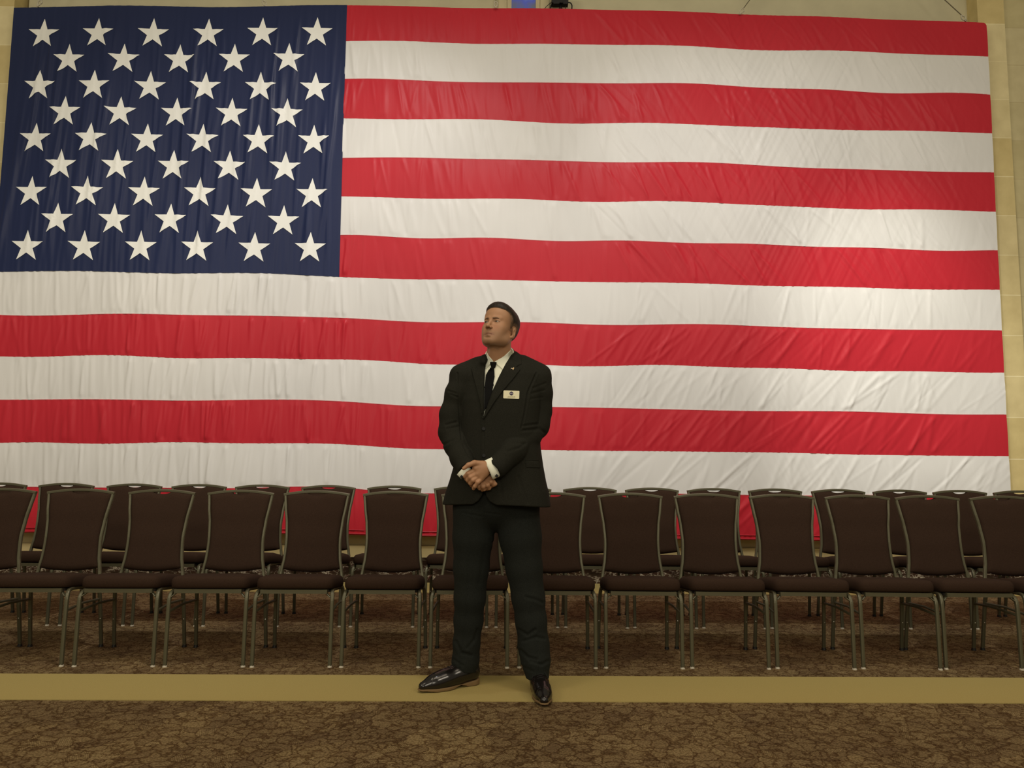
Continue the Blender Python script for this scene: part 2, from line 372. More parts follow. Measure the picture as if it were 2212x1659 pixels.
for row in range(9):
    for j in range(11):
        if (row+j) % 2: continue
        cx = -4.303+.2552*j; cz = 5.038-.2544*row+.022*(j/10)*(1+.0*row)+(.028*j/10 if row < 2 else 0)
        pts = []
        for q in range(10):
            rr = .152 if q % 2 == 0 else .152*.382; a = PI/2+q*PI/5-.012
            pts.append((cx+rr*math.cos(a), cz+rr*math.sin(a)))
        bm = bmesh.new(); c0 = bm.verts.new((cx, 0, cz)); vs = [bm.verts.new((a, 0, b)) for a, b in pts]
        for q in range(10): bm.faces.new([c0, vs[q], vs[(q+1) % 10]])
        bmesh.ops.subdivide_edges(bm, edges=bm.edges, cuts=6, use_grid_fill=True)
        bmesh.ops.triangulate(bm, faces=bm.faces)
        A = np.array([v.co[:] for v in bm.verts]); yy = canton_y(A[:, 0], A[:, 2])
        for v, y in zip(bm.verts, yy): v.co = (v.co.x-FO[0], y-.005-FO[1], v.co.z-FO[2])
        bmesh.ops.recalc_face_normals(bm, faces=bm.faces)
        bm_obj('star', bm, M['star'], canton, smooth=True)
# rope ties on the top hem
ties = [(-4.37, 5.312, .5, 'white rope tie on the flag top edge above the first column of stars'), (-2.24, 5.350, -.6, 'white rope tie on the flag top edge above the fifth star'),
        (-.075, 5.378, 0., 'white rope tie on the flag top edge beside the cream window jamb'), (2.25, 5.358, .7, 'white rope tie with thin cord slanting right, right of the black device'),
        (4.415, 5.328, -.8, 'rightmost white rope tie with metal clip at the top right flag corner')]
for x, z, sl, lab in ties:
    t = empty('rope_tie', (x, FY-.05, z)); tag(t, lab, 'rope', 'rope ties along the flag top')
    bm = bmesh.new(); ang = math.atan(sl); cx = Vector((math.sin(ang)*.035, 0, .03))
    loop = [cx+Vector((.016*math.cos(a)*math.cos(ang)+.026*math.sin(a)*math.sin(ang), .004*math.sin(2*a), -.016*math.cos(a)*math.sin(ang)+.026*math.sin(a)*math.cos(ang))) for a in np.linspace(0, 2*PI*.97, 18)]
    sweep(bm, loop, circ(.006, 7), side=(0, 1, 0)); bm_obj('knot_loop', bm, M['rope'], t, smooth=True)
    bm = bmesh.new(); bmesh.ops.create_uvsphere(bm, u_segments=10, v_segments=7, radius=.011); bm_obj('grommet', bm, M['bolt'] if x > 4 else M['rope'], t, smooth=True)
    bm = bmesh.new(); p0 = Vector((math.sin(ang)*.06, 0, .055)); L = 1.2
    sweep(bm, [p0, p0+Vector((math.sin(ang)*L, .16, math.cos(ang)*L))], circ(.0045, 6), side=(0, 1, 0)); bm_obj('cord', bm, M['cord'], t)
# black rig hanging beside the window
rg = empty('hanging_device', (.545, 6.98, 5.385)); rg.scale = (.72, .72, .8); tag(rg, 'black device with dangling cables hanging above the flag beside the window jamb', 'device')
bm = bmesh.new(); add_box(bm, -.12, .10, -.05, .06, .10, .30); add_box(bm, -.10, -.02, -.07, .02, .075, .11); add_box(bm, .03, .09, -.06, .02, .08, .12); bm_obj('housing', bm, M['black'], rg, bevel=.012)
bm = bmesh.new(); sweep(bm, [(0, 0, .10), (0, 0, .055), (0, 0, .05), (0, 0, -.06)], circ(.012, 10)); bm_obj('stem', bm, M['black'], rg, smooth=True)
bm = bmesh.new(); sweep(bm, [(0, 0, .055), (0, 0, .05), (0, 0, .04), (0, 0, -.05), (0, 0, -.07)], circ(.026, 14)); bm_obj('weight', bm, M['black'], rg, smooth=True)
for pts, rad in [([(-.07, 0, .12), (-.12, 0, .10), (-.14, 0, .04), (-.15, 0, -.03), (-.15, 0, -.1)], .009), ([(-.09, .02, .16), (-.16, .02, .11), (-.22, .02, .05), (-.27, .02, -.03)], .004),
                 ([(.05, 0, .12), (.12, 0, .13), (.15, 0, .10), (.15, 0, .05), (.14, 0, .0), (.16, 0, -.06)], .008), ([(.14, 0, .02), (.11, 0, -.03), (.09, 0, -.08)], .004), ([(.06, -.02, .14), (.065, -.02, .0), (.06, -.02, -.1)], .005)]:
    bm = bmesh.new(); sweep(bm, smoothpath(pts, 5), circ(rad, 8), side=(0, 1, 0)); bm_obj('cable', bm, M['black'], rg, smooth=True)

# ------------------------------------------------------------------ chairs
BZ0, BZ1 = .405, .893          # post base and top corner heights
def post_x(z):                  # hourglass half-width of the back frame
    return float(catmull(np.array([z]), [.38, .44, .52, .62, .72, .82, .90], [.186, .176, .163, .158, .165, .180, .191])[0])
def post_y(z):                  # side view: the back leans away and curves
    return float(catmull(np.array([z]), [.38, .45, .60, .75, .90], [.405, .418, .440, .470, .505])[0])
def rail_z(x): return .898-.26*x*x/.19*.19*1.0-.0  # arched top rail
def make_chair():
    # local: front feet at y=0, chair faces -y, x centred
    c = empty('banquet_chair')
    FRP = rrect(.017, .022, .004, 1)
    zs = np.linspace(BZ0, BZ1-.004, 16)
    for s in (-1, 1):
        bm = bmesh.new(); sweep(bm, [(s*post_x(z), post_y(z), z) for z in zs], FRP); bm_obj('back_post', bm, M['frame'], c)
    xs = np.linspace(-.198, .198, 17)
    bm = bmesh.new(); sweep(bm, [(x, post_y(.89)+.004*math.cos(x*7)-.004, .905-.50*x*x) for x in xs], rrect(.022, .018, .004, 1), side=(0, 1, 0)); bm_obj('top_rail', bm, M['frame'], c)
    # padded back with a scooped hand hole under the rail
    nu, nv = 33, 26
    def zt(u, x): return .900-.50*x*x-.016*np.clip(1-(x/.052)**2, 0, 1)**.5
    def zbm(x): return .438+.018*(x/.17)**2
    front = np.zeros((nv, nu, 3)); back = front.copy()
    for j in range(nv):
        v = j/(nv-1)
        for i in range(nu):
            u = -1+2*i/(nu-1)
            zz = .44+(.895-.44)*v; xw = (post_x(zz)-.009); x = u*xw
            z = zbm(x)+(zt(u, x)-zbm(x))*v
            xw = post_x(z)-.008; x = u*xw
            e = (1-abs(u)**8)**.5*min(1, (1-abs(2*v-1)**14))**.5 if 0 < j < nv-1 else 0
            y = post_y(z)
            front[j, i] = (x, y-.010-.016*e, z); back[j, i] = (x, y+.010+.010*e, z)
    V = np.concatenate([front.reshape(-1, 3), back.reshape(-1, 3)]); n = nu*nv
    idx = np.arange(nv-1)[:, None]*nu+np.arange(nu-1)[None]
    F = [np.stack([idx, idx+1, idx+nu+1, idx+nu], -1).reshape(-1, 4), np.stack([idx, idx+nu, idx+nu+1, idx+1], -1).reshape(-1, 4)+n]
    b = list(range(nu))+[nu*(j+1)-1 for j in range(1, nv)]+list(range(nu*nv-2, nu*(nv-1)-1, -1))+[nu*j for j in range(nv-2, 0, -1)]
    b = np.array(b); b2 = np.roll(b, -1); F.append(np.stack([b, b+n, b2+n, b2], -1))
    from_np('back_cushion', V, np.concatenate(F), M['chairfab'], c)
    bm = bmesh.new(); xs2 = np.linspace(-.056, .056, 11)
    sweep(bm, [(x, post_y(.88), .897-.50*x*x-.0125-.0165*max(0, 1-(x/.0555)**2)**.5) for x in xs2], rrect(.026, .003, .001, 1), side=(0, 1, 0)); bm_obj('hand_hole_rim', bm, M['hole'], c)
    # seat cushion: superellipse slab, domed
    nu, nr = 48, 10
    def se(a): 
        ca, sa = math.cos(a), math.sin(a); return (math.copysign(abs(ca)**.23, ca), math.copysign(abs(sa)**.23, sa))
    prof = [(.0, .478), (.5, .478), (.84, .476), (.94, .471), (.987, .458), (1.0, .440), (.995, .422), (.97, .411), (.8, .408), (0, .408)]
    V = []; F = []
    for k_, (sc, z) in enumerate(prof):
        for i in range(nu):
            x, y = se(2*PI*i/nu)
            w_ = .209*(1-.05*(y*sc > 0)*(y*sc))
            dy = -.052*(y*sc+1)/2
            V.append((x*sc*w_, .205+y*sc*.215, z-.002+dy+.014*max(0, .5-abs(y*sc))*(z > .46)))
    for k_ in range(len(prof)-1):
        for i in range(nu):
            a = k_*nu+i; b_ = k_*nu+(i+1) % nu; F.append((a, b_, b_+nu, a+nu))
    so = from_np('seat_cushion', V, F[::1], M['chairfab'], c)
    bm = bmesh.new(); bm.from_mesh(so.data); bmesh.ops.remove_doubles(bm, verts=bm.verts, dist=1e-5); bmesh.ops.recalc_face_normals(bm, faces=bm.faces); bm.to_mesh(so.data); bm.free()
    # seat frame: front rail, side rails, back rail
    bm = bmesh.new(); add_box(bm, -.178, .178, -.002, .020, .382, .403); bm_obj('seat_rail', bm, M['frame'], c, bevel=.004)
    bx_ = box('seat_underside', -.185, .185, .022, .38, -.007, .007, M['under'], c); bx_.location.z = .396; bx_.rotation_euler.x = math.radians(-6.2)
    for s in (-1, 1):
        # front leg: bends out of the side rail and runs down, splayed forward
        P = smoothpath([(s*.180, .30, .372), (s*.190, .12, .388), (s*.197, .045, .388), (s*.204, .015, .362), (s*.205, .006, .31), (s*.205, 0, .16), (s*.205, -.0045, .009)], 4)
        bm = bmesh.new(); sweep(bm, P, rrect(.020, .020, .006, 2)); lg = bm_obj('front_leg', bm, M['frame'], c, smooth=False)
        bm = bmesh.new(); bmesh.ops.create_cone(bm, cap_ends=True, segments=14, radius1=.0125, radius2=.010, depth=.011, matrix=Matrix.Translation((s*.205, -.0045, .0055))); bm_obj('glide', bm, M['glide'], lg, smooth=False)
        P = smoothpath([(s*.176, .30, .372), (s*.186, .36, .365), (s*.195, .385, .33), (s*.200, .405, .2), (s*.203, .43, .012)], 4)
        bm = bmesh.new(); sweep(bm, P, rrect(.020, .020, .006, 2)); lr = bm_obj('rear_leg', bm, M['frame'], c)
        bm = bmesh.new(); bmesh.ops.create_cone(bm, cap_ends=True, segments=14, radius1=.0145, radius2=.011, depth=.016, matrix=Matrix.Translation((s*.203, .43, .008))); bm_obj('glide', bm, M['hole'], lr)
        bm = bmesh.new(); bmesh.ops.create_uvsphere(bm, u_segments=8, v_segments=6, radius=.005, matrix=Matrix.Translation((s*.202, .402, .165))); bm_obj('bolt', bm, M['bolt'], lr, smooth=True)
        bm = bmesh.new(); sweep(bm, [(s*.203, .004, .285), (s*.197, .20, .292), (s*.197, .392, .280)], rrect(.011, .013, .003, 1)); bm_obj('side_stretcher', bm, M['frame'], c)
        bm = bmesh.new(); v = [bm.verts.new(p) for p in [(s*.176, .004, .388), (s*.176, .004, .352), (s*.196, .006, .352), (s*.196, .004, .388)]]; 
        bm.free()
        bm = bmesh.new(); sweep(bm, [(s*.196, .01, .36), (s*.158, .03, .392)], rrect(.02, .006, .002, 1), side=(0, 1, 0)); bm_obj('gusset', bm, M['frame'], c)
    return c
def copy_tree(o, parent=None):
    c = o.copy(); C.objects.link(c)
    if parent is not None: c.parent = parent
    for ch in list(o.children): copy_tree(ch, c)
    return c
proto = make_chair(); used = False
ordn = ['first', 'second', 'third', 'fourth', 'fifth', 'sixth', 'seventh', 'eighth', 'ninth', 'tenth', 'eleventh', 'twelfth', 'thirteenth', 'fourteenth', 'fifteenth', 'sixteenth', 'seventeenth']
front = [(-2.985, 1.0), (-2.512, 1.5), (-2.031, 1.), (-1.556, 1.), (-1.097, 1.), (-.625, .3), (-.152, 0), (.323, -1.), (.790, -1.5), (1.255, -2.), (1.718, -2.5), (2.185, -2.5), (2.634, -1.), (3.10, -1)]
frl = ['front row chair cut off by the left picture edge', 'front row chair with whole back nearest the left edge', 'front row, third from left, red showing in its hand hole', 'front row, fourth from left, beside the one with the red hand hole',
       'front row chair two left of the chair beside the man', 'front row chair next left of the one half hidden by the man', 'front row, half hidden behind the left side of the man', 'front row chair half hidden behind the right side of the man',
       'front row chair standing first clear of the man on the right', 'front row chair second clear of the man on the right', 'front row chair fifth from the right edge', 'front row chair fourth from the right edge', 'front row chair second from the right edge, last shown almost whole', 'front row chair cut off by the right picture edge']
frl[10] = 'front row chair third clear of the man on the right'; frl[11] = 'front row chair third from the right edge'
for i, (x, rz) in enumerate(front):
    o = proto if i == 0 else copy_tree(proto)
    o.location = (x, 4.238+.005*(x+3)/1.5, 0); o.rotation_euler.z = math.radians(rz)
    tag(o, 'brown banquet chair, '+frl[i], 'chair', 'banquet chairs in the front row')
back = [-3.650, -3.163, -2.670, -2.199, -1.736, -1.252, -.768, -.278, .195, .660, 1.122, 1.585, 2.045, 2.520, 2.985, 3.440, 3.90]
for i, x in enumerate(back):
    o = copy_tree(proto); o.location = (x, 5.235+.007*(x+3.6)/1.5, 0); o.rotation_euler.z = math.radians(0.5 if x < .5 else -1.8)
    if i == 0: lab = 'back row chair cut off by the left picture edge'
    elif i == 16: lab = 'back row chair cut off by the right picture edge'
    elif i in (7, 8): lab = 'back row chair mostly hidden behind the man, '+('on the left' if i == 7 else 'on the right')
    elif i < 7: lab = 'back row chair, '+ordn[i]+' from the left edge of the photo'
    else: lab = 'back row chair, '+ordn[16-i]+' from the right edge of the photo'
    tag(o, 'brown banquet chair, '+lab, 'chair', 'banquet chairs in the back row')
#PERSON#
# ------------------------------------------------------------------ implicit surfaces
A3 = lambda *p: np.array(p, dtype=np.float64)
def smin(a, b, k):
    h = np.clip(.5+.5*(b-a)/k, 0, 1); return b+(a-b)*h-k*h*(1-h)
def smax(a, b, k): return -smin(-a, -b, k)
def sph(P, c, r): return np.linalg.norm(P-np.asarray(c), axis=-1)-r
def ell(P, c, r, R=None):
    q = P-np.asarray(c)
    if R is not None: q = q@R
    q = q/np.asarray(r); n = np.linalg.norm(q, axis=-1); g = np.linalg.norm(q/np.asarray(r), axis=-1)+1e-9
    return n*(n-1)/g
def rc(P, a, b, ra, rb):
    a = np.asarray(a, float); b = np.asarray(b, float); ab = b-a; t = np.clip(((P-a)@ab)/(ab@ab+1e-12), 0, 1)
    return np.linalg.norm(P-a-t[..., None]*ab, axis=-1)-(ra+(rb-ra)*t)
def chain(P, pts, k=.02):
    d = None
    for (a, ra), (b, rb) in zip(pts, pts[1:]):
        e = rc(P, a, b, ra, rb); d = e if d is None else smin(d, e, k)
    return d
def rotm(ax, deg):
    return np.array(Matrix.Rotation(math.radians(deg), 3, ax))
def poly_sd(x, z, poly):
    poly = np.asarray(poly, float); d = np.full(x.shape, 1e9); ins = np.zeros(x.shape, bool); n = len(poly)
    for i in range(n):
        ax, az = poly[i]; bx, bz = poly[(i+1) % n]; ex, ez = bx-ax, bz-az
        t = np.clip(((x-ax)*ex+(z-az)*ez)/(ex*ex+ez*ez+1e-12), 0, 1)
        d = np.minimum(d, np.hypot(x-ax-t*ex, z-az-t*ez))
        c = ((az > z) != (bz > z)) & (x < (bx-ax)*(z-az)/((bz-az) if bz != az else 1e-9)+ax); ins ^= c
    return np.where(ins, -d, d)
def surf(fn, lo, hi, h):
    """surface nets on a regular grid"""
    lo = np.array(lo, float); n = np.ceil((np.array(hi)-lo)/h).astype(int)+1
    ax = [lo[i]+h*np.arange(n[i]) for i in range(3)]
    S = np.empty(n, np.float32)
    step = max(1, int(400000/(n[1]*n[2])))
    for i in range(0, n[0], step):
        g = np.stack(np.meshgrid(ax[0][i:i+step], ax[1], ax[2], indexing='ij'), -1)
        S[i:i+step] = fn(g.reshape(-1, 3)).reshape(g.shape[:3])
    ins = S < 0
    cs = [(a, b, c) for a in (0, 1) for b in (0, 1) for c in (0, 1)]
    sl = lambda A, o: A[o[0]:n[0]-1+o[0], o[1]:n[1]-1+o[1], o[2]:n[2]-1+o[2]]
    cnt = sum(sl(ins, o).astype(np.int8) for o in cs); act = (cnt > 0) & (cnt < 8)
    vid = -np.ones(act.shape, np.int64); vid[act] = np.arange(act.sum()); I = np.argwhere(act)
    acc = np.zeros((len(I), 3)); num = np.zeros(len(I))
    val = {o: sl(S, o)[act].astype(float) for o in cs}
    for o in cs:
        for d in range(3):
            if o[d] == 0:
                p = list(o); p[d] = 1; p = tuple(p); a, b = val[o], val[p]; m = (a < 0) != (b < 0)
                t = np.where(m, a/(a-b+1e-20), 0); pt = np.tile(np.array(o, float), (len(I), 1)); pt[:, d] = t
                acc += pt*m[:, None]; num += m
    V = lo+(I+acc/num[:, None])*h
    F = []
    for d in range(3):
        e1, e2 = (d+1) % 3, (d+2) % 3
        s0 = [slice(None)]*3; s1 = [slice(None)]*3; s0[d] = slice(0, n[d]-1); s1[d] = slice(1, n[d])
        a, b = ins[tuple(s0)], ins[tuple(s1)]
        idx = np.argwhere(a != b); idx = idx[(idx[:, e1] > 0) & (idx[:, e2] > 0) & (idx[:, e1] < n[e1]-1) & (idx[:, e2] < n[e2]-1)]
        if not len(idx): continue
        def vv(u, v):
            q = idx.copy(); q[:, e1] -= u; q[:, e2] -= v; return vid[q[:, 0], q[:, 1], q[:, 2]]
        Q = np.stack([vv(1, 1), vv(0, 1), vv(0, 0), vv(1, 0)], -1)
        fl = ~ins[tuple(s0)][idx[:, 0], idx[:, 1], idx[:, 2]]; Q[fl] = Q[fl][:, ::-1]; F.append(Q)
    F = np.concatenate(F); F = F[(F >= 0).all(1)]
    return V, F
def vnormals(V, F):
    fn_ = np.cross(V[F[:, 2]]-V[F[:, 0]], V[F[:, 3]]-V[F[:, 1]]); N = np.zeros_like(V)
    for i in range(4): np.add.at(N, F[:, i], fn_)
    return N/(np.linalg.norm(N, axis=1, keepdims=True)+1e-12)
def topx(V):
    q = V-A3(0, 0, CH); d = q@CF
    return IW/2+FPX*(q@CR)/d, IH/2-FPX*(q@CU)/d
def crease(V, F, lines):
    """press soft folds into the cloth; each fold: points (photo scale), width, depth"""
    N = vnormals(V, F); x, y = topx(V); D = np.zeros(len(V)); front = N[:, 1] < .15
    for pts, wd, dep in lines:
        dm = np.full(len(V), 1e9)
        for (ax, ay), (bx, by) in zip(pts, pts[1:]):
            ex, ey = bx-ax, by-ay; t = np.clip(((x-ax)*ex+(y-ay)*ey)/(ex*ex+ey*ey), 0, 1)
            dm = np.minimum(dm, np.hypot(x-ax-t*ex, y-ay-t*ey))
        dep = dep*(.62 if dep > .0039 else 1.)
        D += np.where(front, -dep*np.exp(-(dm/wd)**2)+.22*dep*np.exp(-((dm-wd*2.1)/wd)**2), 0)
    return V+N*D[:, None]

# ------------------------------------------------------------------ the man
PY = 3.82
W = lambda px, py, Y=PY: at(px, py, Y)
# --- head, in its own frame: face to -y, eyes at z = 0
HC = W(1078.5, 708, 3.80); HR = rotm('Z', -31)@rotm('X', -15)@rotm('Y', 1.5)
HS = .965
def tohead(P): return ((P-HC)@HR)/HS
def fromhead(p): return HC+HR@(np.asarray(p, float)*HS)
def cranium(p, e=0.):
    d = ell(p, (0, .018, .032), (.077+e, .098+e, .086+e)); d = smin(d, ell(p, (0, .045, .015), (.068+e, .070+e, .075+e)), .03)
    return smin(d, ell(p, (0, -.028, .045), (.066+e, .058+e, .060+e)), .03)
def head_sdf(p, nofeat=False):
    q = p.copy(); q[:, 0] = np.abs(q[:, 0])
    d = cranium(p)
    d = smin(d, ell(p, (0, -.030, -.035), (.060, .058, .075)), .03)
    d = smin(d, ell(q, (.040, -.050, -.028), (.022, .022, .020)), .025)
    d = smin(d, ell(q, (.030, -.040, -.066), (.029, .036, .036)), .025)          # cheekbones
    d = smin(d, rc(q, (.054, .010, -.060), (.050, -.010, -.082), .016, .017), .03)  # jaw corner
    d = smin(d, rc(q, (.050, -.010, -.082), (.020, -.066, -.103), .017, .018), .025)
    d = smin(d, ell(p, (0, -.076, -.100), (.021, .014, .017)), .020)             # chin
    d = smin(d, ell(p, (0, -.058, -.070), (.038, .026, .040)), .02)              # muzzle
    d = smin(d, rc(q, (.012, -.083, .017), (.040, -.068, .019), .0085, .008), .014)  # brow
    d = smax(d, -ell(q, (.031, -.094, -.001), (.0185, .016, .0125)), .012)       # sockets
    lid = sph(q, (.0315, -.0700, -.001), .0142)
    slit = ell(q, (.0315, -.0840, -.0022), (.0130, .010, .0034))
    d = smin(d, lid, .005); d = smax(d, -slit, .0012)
    d = smin(d, rc(p, (0, -.083, .012), (0, -.103, -.032), .0065, .0095), .012)  # nose
    d = smin(d, ell(p, (0, -.106, -.036), (.0105, .0095, .0085)), .006)
    d = smin(d, ell(q, (.0125, -.094, -.039), (.0075, .0095, .0072)), .005)
    d = smax(d, -ell(q, (.0065, -.0985, -.0465), (.0045, .0060, .0060)), .002)
    d = smin(d, rc(q, (.003, -.0880, -.0665), (.029, -.0750, -.0735), .0050, .0030), .004)  # upper lip
    d = smin(d, rc(q, (0, -.0870, -.0785), (.024, -.0775, -.0760), .0064, .0034), .004)   # lower lip
    d = smax(d, -rc(q, (0, -.0945, -.0722), (.0300, -.0790, -.0752), .0019, .0008), .003)
    d = smax(d, -ell(q, (0, -.0900, -.0915), (.016, .005, .0035)), .008)
    # ears
    Re = rotm('Y', -14)@rotm('Z', 16)
    ear = ell(q, (.0775, .027, -.026), (.0075, .0165, .0290), rotm('Z', 18)@rotm('X', -8))
    ear = smax(ear, -ell(q, (.087, .021, -.022), (.0085, .0085, .0165), rotm('Z', 18)), .004)
    ear = smin(ear, ell(q, (.0755, .018, -.050), (.006, .009, .009)), .006)
    d = smin(d, ear, .006)
    return d
def neck_sdf(P):
    a = fromhead((0, .026, -.055)); b = W(1075, 790, 3.86)
    d = rc(P, a, b, .056, .066)
    ad = rc(P, fromhead((0, -.030, -.098)), W(1067, 778, 3.80), .014, .018)
    return smin(d, ad, .03)
def headneck(P):
    return smin(head_sdf(tohead(P))*HS, neck_sdf(P), .014)
Vh, Fh = surf(headneck, HC-A3(.125, .14, .30), HC+A3(.125, .14, .14), .0024)

# --- arms (centre lines at true depth)
SL_R = [(W(1005, 816, 3.83), .059), (W(989, 850, 3.83), .059), (W(976, 896, 3.83), .057), (W(974, 934, 3.82), .057), (W(985, 962, 3.78), .054), (W(997, 990, 3.72), .050), (W(1009, 1013, 3.665), .049)]
SL_L = [(W(1161, 825, 3.85), .067), (W(1163, 850, 3.85), .067), (W(1162, 888, 3.85), .065), (W(1157, 918, 3.83), .064), (W(1139, 945, 3.77), .060), (W(1108, 976, 3.69), .056), (W(1073, 1009, 3.635), .053)]
WR = W(1003, 1022, 3.665); WL = W(1056, 1010, 3.612)
# --- torso
cyw = math.radians(-13)
def torso(P, ins=0.):
    z = P[:, 2]
    zz = np.array([.80, .88, .95, 1.0, 1.08, 1.17, 1.25, 1.33, 1.40, 1.47, 1.53, 1.58, 1.62])
    aa = np.interp(z, zz, [.272, .266, .252, .237, .218, .203, .199, .200, .203, .200, .188, .150, .10])
    bb = np.interp(z, zz, [.158, .152, .148, .145, .140, .136, .136, .138, .136, .128, .112, .092, .075])
    cx = np.interp(z, zz, [-.017, -.016, -.012, -.010, -.006, -.004, -.003, -.001, 0, .003, .006, .006, .004])
    cyy = np.interp(z, zz, [3.82, 3.82, 3.82, 3.82, 3.82, 3.82, 3.825, 3.83, 3.835, 3.845, 3.85, 3.86, 3.87])
    x = P[:, 0]-cx; y = P[:, 1]-cyy; c, s = math.cos(cyw), math.sin(cyw); u = c*x+s*y; v = -s*x+c*y
    aa = aa-ins; bb = bb-ins
    q = (np.abs(u/aa)**2.4+np.abs(v/bb)**2.4)**(1/2.4)
    d = (q-1)*np.minimum(aa, bb)*.95
    return smax(d, z-1.60, .05)
def yoke(P, ins=0.):
    pad = np.minimum(rc(P, W(1030, 793, 3.86), W(995, 807, 3.86), .040-ins, .030-ins), rc(P, W(1130, 786, 3.87), W(1173, 806, 3.87), .040-ins, .034-ins))
    d = rc(P, W(1052, 787, 3.86), W(994, 811, 3.85), .050-ins, .053-ins); d = smin(d, rc(P, W(1104, 785, 3.87), W(1160, 812, 3.87), .054-ins, .062-ins), .03)
    return smin(d, pad, .03)
FR_Y = 3.69
def xz(pts, Y=FR_Y): return [tuple(W(a, b, Y)[[0, 2]]) for a, b in pts]
Vpoly = xz([(1047, 752), (1044.5, 833), (1043.2, 903), (1047, 893), (1063, 846), (1112, 752)])
OPEN = xz([(1045.8, 1050), (1041.5, 1070), (1033, 1082), (1020, 1091), (1012, 1130), (1082, 1130), (1071, 1090), (1058, 1083), (1050.5, 1072)])
def jacket(P):
    d = smin(torso(P), yoke(P), .04)
    d = smax(d, -(P[:, 2]-.886-.010*np.cos((P[:, 0]+.02)*7)), .006)
    x, z = P[:, 0], P[:, 2]; fr = P[:, 1]-3.80
    # overlap of the left front over the right
    lx = np.interp(z, [.9, 1.05, 1.27, 1.31], [-.092, -.088, -.089, -.09])
    d = d-.0035/(1+np.exp(-(x-lx)/.0015))*(fr < 0)
    # collar stands a little proud of the shirt
    d = smax(d, -smax(poly_sd(x, z, Vpoly), fr, .004), .003)
    d = smax(d, -smax(poly_sd(x, z, OPEN), fr+.03, .004), .004)
    cl = chain(P, [(W(1044, 782, 3.78), .014), (W(1048, 774, 3.83), .014), (W(1060, 764, 3.90), .015), (W(1080, 757, 3.935), .016), (W(1103, 759, 3.92), .016), (W(1112, 767, 3.87), .016), (W(1111, 776, 3.80), .014)], .01)
    d = smin(d, cl, .018)
    neckhole = rc(P, W(1077, 740, 3.865), W(1077, 800, 3.845), .066, .070); d = smax(d, -neckhole, .005)
    d = smax(d, -rc(P, A3(-.01, 3.83, .70), A3(-.01, 3.83, .90), .20, .12), .01)
    r = chain(P, SL_R, .03); l = chain(P, SL_L, .03)
    er = (P-SL_R[-1][0])@((SL_R[-1][0]-SL_R[-2][0])/np.linalg.norm(SL_R[-1][0]-SL_R[-2][0]))
    el = (P-SL_L[-1][0])@((SL_L[-1][0]-SL_L[-2][0])/np.linalg.norm(SL_L[-1][0]-SL_L[-2][0]))
    r = smax(r, er-.012, .005); l = smax(l, el-.027, .005)
    r = smax(r, -smax(rc(P, SL_R[-1][0]-(SL_R[-1][0]-SL_R[-2][0])*.5, SL_R[-1][0]+(SL_R[-1][0]-SL_R[-2][0]), .038, .040), -er-.012, .002), .003)
    l = smax(l, -smax(rc(P, SL_L[-1][0]-(SL_L[-1][0]-SL_L[-2][0])*.5, SL_L[-1][0]+(SL_L[-1][0]-SL_L[-2][0]), .040, .042), -el-.012, .002), .003)
    zs = P[:, 2]
    kk = np.interp(zs, [1.0, 1.30, 1.42, 1.5], [.0015, .002, .010, .035])
    h = lambda a, b: b+(a-b)*np.clip(.5+.5*(b-a)/kk, 0, 1)-kk*np.clip(.5+.5*(b-a)/kk, 0, 1)*(1-np.clip(.5+.5*(b-a)/kk, 0, 1))
    return h(h(d, r), l)
Vj, Fj = surf(jacket, (-.36, 3.52, .84), (.34, 4.04, 1.70), .0037)
Vj = crease(Vj, Fj, [
 ([(988, 806), (989, 850), (993, 905), (997, 950)], 1.6, .0064), ([(1159, 806), (1141, 846), (1133, 895), (1126, 925)], 1.8, .009),
 ([(968, 844), (985, 850)], 2, .004), ([(975, 852), (988, 858)], 2, .003), ([(963, 918), (985, 912)], 2.5, .006), ([(966, 926), (990, 922)], 2.2, .004), ([(955, 962), (985, 948)], 2.5, .003),
 ([(1152, 838), (1178, 828)], 2.2, .004), ([(1148, 850), (1176, 843)], 2.2, .004), ([(1146, 862), (1172, 858)], 2, .002), ([(1131, 920), (1160, 916)], 2.5, .006), ([(1128, 930), (1166, 926), (1176, 934)], 2.8, .006), ([(1104, 957), (1134, 958)], 2.5, .004),
 ([(1098, 975), (1120, 968), (1132, 960)], 3, .003), ([(1135, 996), (1163, 996.5)], .9, .0035), ([(1135, 1000), (1163, 1000.5)], 1., -.0015), ([(1045, 905), (1046, 985)], .8, .002), ([(1000, 960), (1012, 984), (1030, 1000)], 2, .004), ([(1060, 1000), (1080, 1040), (1086, 1080)], 3, .002), ([(1120, 1030), (1140, 1086)], 3, .0025), ([(984, 1030), (975, 1080)], 3, .0025)])
# --- shirt front inside the V
def shirt(P):
    d = smin(torso(P, .012), yoke(P, .012), .04)
    d = smax(d, poly_sd(P[:, 0], P[:, 2], xz([(1030, 745), (1036, 833), (1036, 915), (1058, 905), (1078, 846), (1122, 752)]))-.004, .004)
    d = smax(d, P[:, 1]-3.86, .004)
    nk = rc(P, W(1077.5, 757, 3.862), W(1076, 800, 3.845), .068, .074)
    nk = smax(nk, P[:, 2]-(1.650+.2*(P[:, 0]+.005)+.6*(P[:, 1]-3.85)), .003)
    hole = rc(P, W(1077.5, 740, 3.862), W(1077, 778, 3.855), .0585, .061)
    return smax(smin(d, nk, .012), -hole, .002)
Vs, Fs = surf(shirt, (-.22, 3.62, 1.25), (.22, 4.0, 1.72), .0034)

